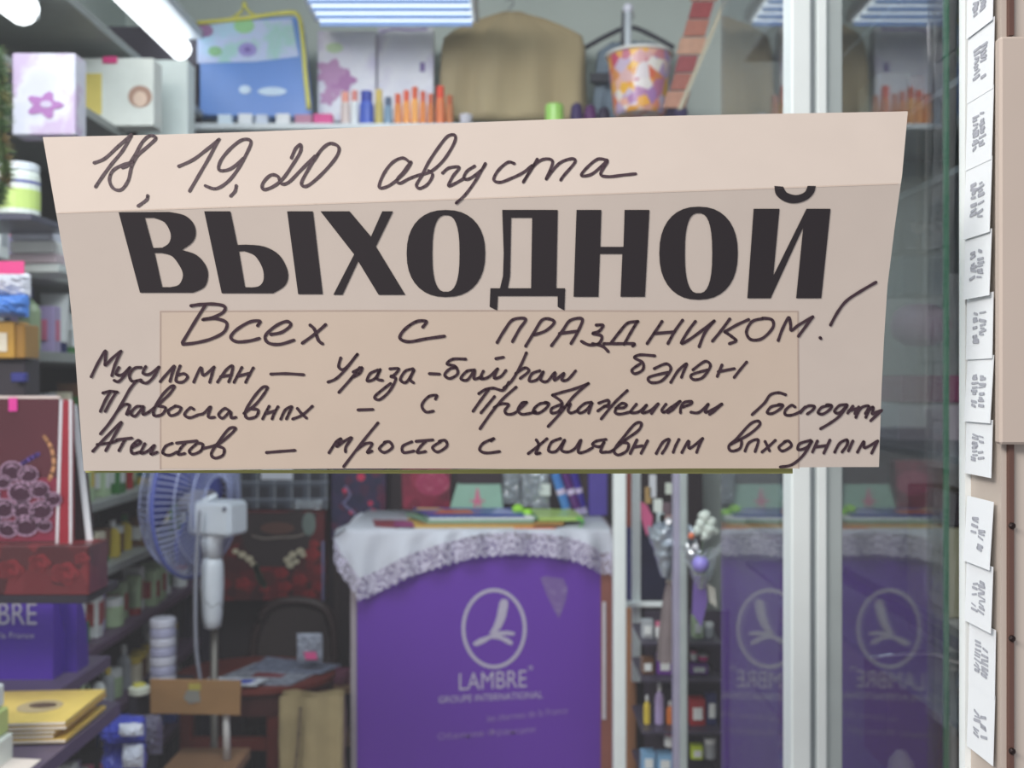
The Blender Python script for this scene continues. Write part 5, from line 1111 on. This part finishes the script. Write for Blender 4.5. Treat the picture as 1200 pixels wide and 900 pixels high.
# white gift bags with orchid
wb = vmat('white_violet_print', [(208, 200, 222), (232, 232, 242), (240, 240, 246), (216, 210, 232), (236, 236, 244)], 6, .4, detail='NOISE')
o = pb('gift_bag', (372, 36, 440, 142), 3.25, .06, 0, 'white gift bag with a pink-violet orchid print, high shelf', 'gift bag', m=wb)
for (x, y, r) in ((388, 84, 16), (402, 94, 14), (392, 102, 12), (384, 115, 9)):
    bm = B(); pplate(bm, [(x+r*math.cos(2*PI*k/20)*(1+.25*math.cos(5*2*PI*k/20)), y+r*.85*math.sin(2*PI*k/20)*(1+.25*math.cos(5*2*PI*k/20))) for k in range(20)], 3.2485-.0001*r, .001); link('orchid_print', bm, rgbm((196, 146, 190) if r != 14 else (180, 120, 176)), o)
bm = B(); pplate(bm, ell(392, 56, 10, 6), 3.248, .001); link('leaf_print', bm, rgbm((196, 220, 180)), o)
o = pb('gift_bag', (442, 32, 508, 142), 3.28, .06, 0, 'white gift bag with faint lilac print behind the orange tubes', 'gift bag', m=wb)
bm = B(); stroke(bm, [(448, 37), (462, 34), (480, 35), (500, 34)], 1.5, lambda x, y: P(x, y, 3.278)); link('lilac_line', bm, rgbm((170, 150, 205)), o)
bm = B(); pbox(bm, 492, 73, 498, 84, 3.278, .001); link('violet_print', bm, rgbm((130, 110, 170)), o)
# row of bottles/tubes
rowb = [(398, 409, 106, (214, 196, 190), (230, 150, 130), 'pale'), (410, 419, 104, (228, 232, 232), (214, 130, 120), 'white'), (420, 437, 105, (60, 90, 190), (40, 60, 160), 'royal blue'), (438, 448, 103, (196, 176, 96), (214, 186, 96), 'mustard'),
        (449, 459, 112, (120, 150, 176), (70, 90, 120), 'grey-blue'), (461, 470, 108, (226, 140, 62), (214, 90, 50), 'orange'), (471, 480, 104, (240, 160, 80), (220, 90, 60), 'light orange'), (481, 490, 100, (242, 170, 86), (214, 96, 62), 'amber'), (491, 499, 105, (226, 134, 60), (206, 90, 60), 'deep orange'),
        (500, 508, 108, (206, 120, 60), (196, 100, 70), 'copper'), (510, 521, 99, (222, 120, 70), (226, 70, 40), 'red-capped orange'), (522, 531, 110, (190, 112, 62), (180, 90, 50), 'brownish orange')]
for i, (x0, x1, y0, c, c2, l) in enumerate(rowb):
    Y = 3.08; r = (x1-x0)/2400*Y; cx = X((x0+x1)/2, Y); h = P(0, y0, Y).z-wz
    bm = B(); lathe(bm, (cx, Y+.02, wz), [(r*.95, 0), (r, .004), (r, h*.62), (r*.8, h*.70)], 12); o = tag(link('spray_bottle', bm, rgbm(c, .3)), '%s bottle in the row on the high shelf' % l, 'bottle', 'bottles on the high shelf')
    bm = B(); lathe(bm, (cx, Y+.02, wz+h*.69), [(r*.82, 0), (r*.82, h*.3), (r*.7, h*.31)], 12); link('cap', bm, rgbm(c2, .3), o)
bm = B(); lathe(bm, (X(546, 3.06), 3.07, wz), [(.016, 0), (.020, .024), (.020, .026)], 14); tag(link('small_cup', bm, rgbm((206, 204, 214), .3)), 'small pale cup between the orange bottles and the brown garment', 'cup')
bm = B(); lathe(bm, (X(653, 2.9), 2.9+.18, wz), [(.026, 0), (.028, .005), (.028, .055), (.024, .06)], 16); tag(link('lime_jar', bm, rgbm((166, 222, 110), .3)), 'lime green jar in front of the brown garment', 'jar')
for i, (x0, x1, c, l) in enumerate(((668, 684, (60, 44, 96), 'dark violet'), (684, 700, (90, 40, 100), 'plum'), (700, 716, (48, 40, 66), 'blackish'))):
    bm = B(); cx = X((x0+x1)/2, 3.08); lathe(bm, (cx, 3.09, wz), [(.018, 0), (.020, .03), (.016, .06-.006*i), (.006, .068-.006*i)], 12); tag(link('fabric_roll', bm, rgbm(c, .6)), '%s rolled accessory between the lime jar and the flowered cup' % l, 'accessory')
# flowered paper bucket
def flowered():
    return vmat('bucket_flowers', [(236, 150, 70), (240, 190, 60), (200, 60, 100), (240, 236, 226), (226, 110, 60), (170, 130, 190), (244, 240, 232)], 34, .35)
cupc = Vector((X(750, 2.98), 2.98, wz)); hh = P(0, 66, 2.98).z-wz
bm = B(); lathe(bm, cupc, [(.070, 0), (.075, .01), (.093, hh-.01), (.093, hh)], 32); cup = tag(link('paper_bucket', bm, flowered()), 'flower-printed paper bucket with a white rim on the high shelf', 'bucket')
bm = B(); torus(bm, cupc+Vector((0, 0, hh)), .096, .005, (0, 0, 1), 36, 8); link('rim', bm, rgbm((232, 232, 228), .3), cup, smooth=True)
# garments
def garment(pts, Y, dep, m, name, label, ny=18, nx=36, cat='garment'):
    o = empty(name, P(sum(p[1]+p[2] for p in pts)/len(pts)/2, pts[-1][0], Y), label, cat)
    bm = B(); rings = []
    for j in range(ny+1):
        v = j/ny; y = pts[0][0]+(pts[-1][0]-pts[0][0])*v
        for i in range(len(pts)-1):
            if y <= pts[i+1][0]: break
        t = (y-pts[i][0])/(pts[i+1][0]-pts[i][0]); xl = pts[i][1]+(pts[i+1][1]-pts[i][1])*t; xr = pts[i][2]+(pts[i+1][2]-pts[i][2])*t
        row = []
        for k in range(nx):
            a = 2*PI*k/nx; c = math.cos(a); s = math.sin(a)
            fold = .026*math.sin(c*11+2*math.sin(v*2))*min(1, v*1.6)+.010*math.sin(c*23+v*5)
            p = P((xl+xr)/2+(xr-xl)/2*c, y, Y); p.y += s*dep*(.35+.65*v)+fold; row.append(bm.verts.new(p))
        rings.append(row)
    for j in range(ny):
        for k in range(nx): bm.faces.new((rings[j][k], rings[j][(k+1) % nx], rings[j+1][(k+1) % nx], rings[j+1][k]))
    bm.faces.new(rings[0]); bm.faces.new(rings[-1][::-1]); bmesh.ops.recalc_face_normals(bm, faces=bm.faces)
    link('cloth', bm, m, o, smooth=True); return o
khaki = mat('khaki_cloth', (176, 160, 126), .9, 0, .10, 6)
g1 = garment([(16, 588, 612), (24, 558, 640), (34, 533, 664), (44, 520, 682), (60, 517, 686), (142, 514, 690)], 3.30, .06, khaki, 'hanging_garment', 'khaki brown garment on a hanger high on the back wall')
def hanger(o, cx, ty, sp, Y, drop, m, rt=.004):
    bm = B(); tube(bm, [P(x, y, Y) for x, y in spline([(cx-sp, ty+drop), (cx-sp*.5, ty+drop*.4), (cx, ty), (cx+sp*.5, ty+drop*.4), (cx+sp, ty+drop)], 5)], rt, 8); link('hanger_arm', bm, m, o, smooth=True)
    bm = B(); tube(bm, [P(x, y, Y) for x, y in spline([(cx, ty), (cx, ty-8), (cx+5, ty-12), (cx+2, ty-18), (cx-4, ty-16)], 4)], .0025, 6); link('hanger_hook', bm, mat('hook_metal', (150, 154, 160), .3, .7), o, smooth=True)
hanger(g1, 597, 17, 60, 3.30, 18, mat('hanger_grey', (130, 130, 140), .4))
g2 = garment([(50, 715, 765), (60, 700, 784), (142, 692, 792)], 3.38, .04, mat('bluegrey_cloth', (128, 144, 160), .9), 'hanging_garment', 'blue-grey garment behind the flowered bucket, on a black hanger')
hanger(g2, 738, 32, 52, 3.34, 24, mat('hanger_black', (44, 44, 58), .4), .008)
bm = B(); pbox(bm, 692, 85, 714, 96, 3.31, .02, .002); link('belt', bm, rgbm((30, 32, 48)), g2)
bm = B(); tube(bm, [P(729, 55, 3.3), P(731, 12, 3.3)], .006, 8); link('hook_stem', bm, rgbm((90, 94, 104)), g2, smooth=True)
rod = empty('clear_rod', P(736, 66, 2.97), 'clear plastic rod with a round top sticking out of the flowered bucket', 'rod')
bm = B(); tube(bm, [Vector((X(736, 2.97), 2.97, wz+.01)), P(736, 15, 2.97)], .011, 10); link('stem', bm, rgbm((206, 214, 222), .2), rod, smooth=True)
bm = B(); bmesh.ops.create_icosphere(bm, subdivisions=2, radius=.016); bm.transform(Matrix.Translation(P(736, 10, 2.97))); link('round_top', bm, rgbm((220, 222, 236), .2), rod, smooth=True)
# diagonal patterned strap hanging from the ceiling
sp_ = empty('strap', P(785, 125, 2.7), 'reddish brown patterned strap slanting down beside the bucket', 'strap')
c_top, c_bot = Vector((836, -40)), Vector((790, 128))
cols = [(150, 70, 60), (176, 120, 96), (140, 50, 52), (160, 96, 78), (178, 134, 110), (136, 52, 56), (150, 84, 70), (170, 120, 98)]
for i in range(8):
    t0, t1 = i/8, (i+1)/8-.012; a = c_top.lerp(c_bot, t0); b = c_top.lerp(c_bot, t1); hw = 15-4*t0+2*math.sin(i*2)
    bm = B(); plate(bm, [P(a.x-hw, a.y, 2.7), P(a.x+hw, a.y, 2.7), P(b.x+hw-.5, b.y, 2.7), P(b.x-hw, b.y, 2.7)], .008); link('segment', bm, mat('strap_%d' % i, cols[i], .5, 0, .3, 60), sp_)
bm = B(); plate(bm, [P(856, -20, 2.69), P(861, -20, 2.69), P(799, 128, 2.69), P(794, 128, 2.69)], .006); link('pale_edging', bm, rgbm((176, 168, 146)), sp_)
bm = B(); tube(bm, [P(836, -40, 2.704), Vector((X(836, 2.704), 2.704, 2.80))], .002, 5); link('cord', bm, rgbm((90, 70, 60)), sp_)
bm = B(); cc = P(793, 110, 3.10); lathe(bm, (cc.x, cc.y, wz), [(.012, 0), (.03, .01), (.034, .04), (.026, .07), (.008, .085)], 14); tag(link('purple_pouch', bm, rgbm((92, 84, 130), .6), smooth=True), 'grey-purple pouch behind the lower end of the strap', 'pouch')

# ---------------------------------------------------------------- lamps
def lampm(name, e, col=(1, 1, 1)):
    m = bpy.data.materials.new(name); m.use_nodes = True; nt = m.node_tree; b = nt.nodes['Principled BSDF']; b.inputs['Base Color'].default_value = (.9, .95, 1, 1)
    b.inputs['Emission Color'].default_value = col+(1,); b.inputs['Emission Strength'].default_value = e; return m
tube_glow = lampm('tube_glow', 2.4, (.93, .97, 1)); panel_glow = lampm('panel_glow', 1.3, (.86, .95, 1))
def tubelamp(x, z, y0, y1, label, wd=.07):
    o = empty('fluorescent_lamp', (x, (y0+y1)/2, z+.05), label, 'lamp')
    bm = B(); box(bm, x-wd, x+wd, y0, y1, z+.03, z+.06, .004); link('housing', bm, mat('lamp_housing', (222, 228, 232), .4), o)
    bm = B(); tube(bm, [(x, y0+.02, z), (x, y1-.02, z)], .034, 12); link('tube', bm, tube_glow, o, smooth=True)
    for y in (y0, y1-.03):
        bm = B(); box(bm, x-.03, x+.03, y, y+.02, z-.02, z+.03, .003); link('tube_holder', bm, mat('lamp_housing', (0, 0, 0)), o)
    return o
tubelamp(-1.02, CAMZ+1.03, 2.35, 3.18, 'bright fluorescent tube lamp above the left shelves')
tubelamp(-1.03, CAMZ+.79, 1.62, 2.18, 'shorter bright tube lamp at the upper left corner', .05)
cl_ = empty('ceiling_lamp', (X(475, 2.95), 2.95, 2.5), 'white louvred ceiling lamp hanging at the top centre-left', 'lamp')
x0, x1 = -.60, -.10
bm = B(); box(bm, x0, x1, 2.55, 3.12, CAMZ+1.10, CAMZ+1.14, .004); link('housing', bm, mat('lamp_housing', (0, 0, 0)), cl_)
bm = B(); box(bm, x0+.02, x1-.02, 2.57, 3.10, CAMZ+1.094, CAMZ+1.10); link('diffuser', bm, panel_glow, cl_)
bl = mat('blue_louvre', (150, 178, 226), .3)
for k in range(9):
    bm = B(); y = 2.61+.06*k; box(bm, x0+.02, x1-.02, y, y+.004, CAMZ+1.08, CAMZ+1.094); link('louvre', bm, bl, cl_)
for x in (x0+.05, x1-.05):
    bm = B(); tube(bm, [(x, 2.85, CAMZ+1.14), (x, 2.85, 2.80)], .004); link('hanging_rod', bm, grey_alu, cl_)
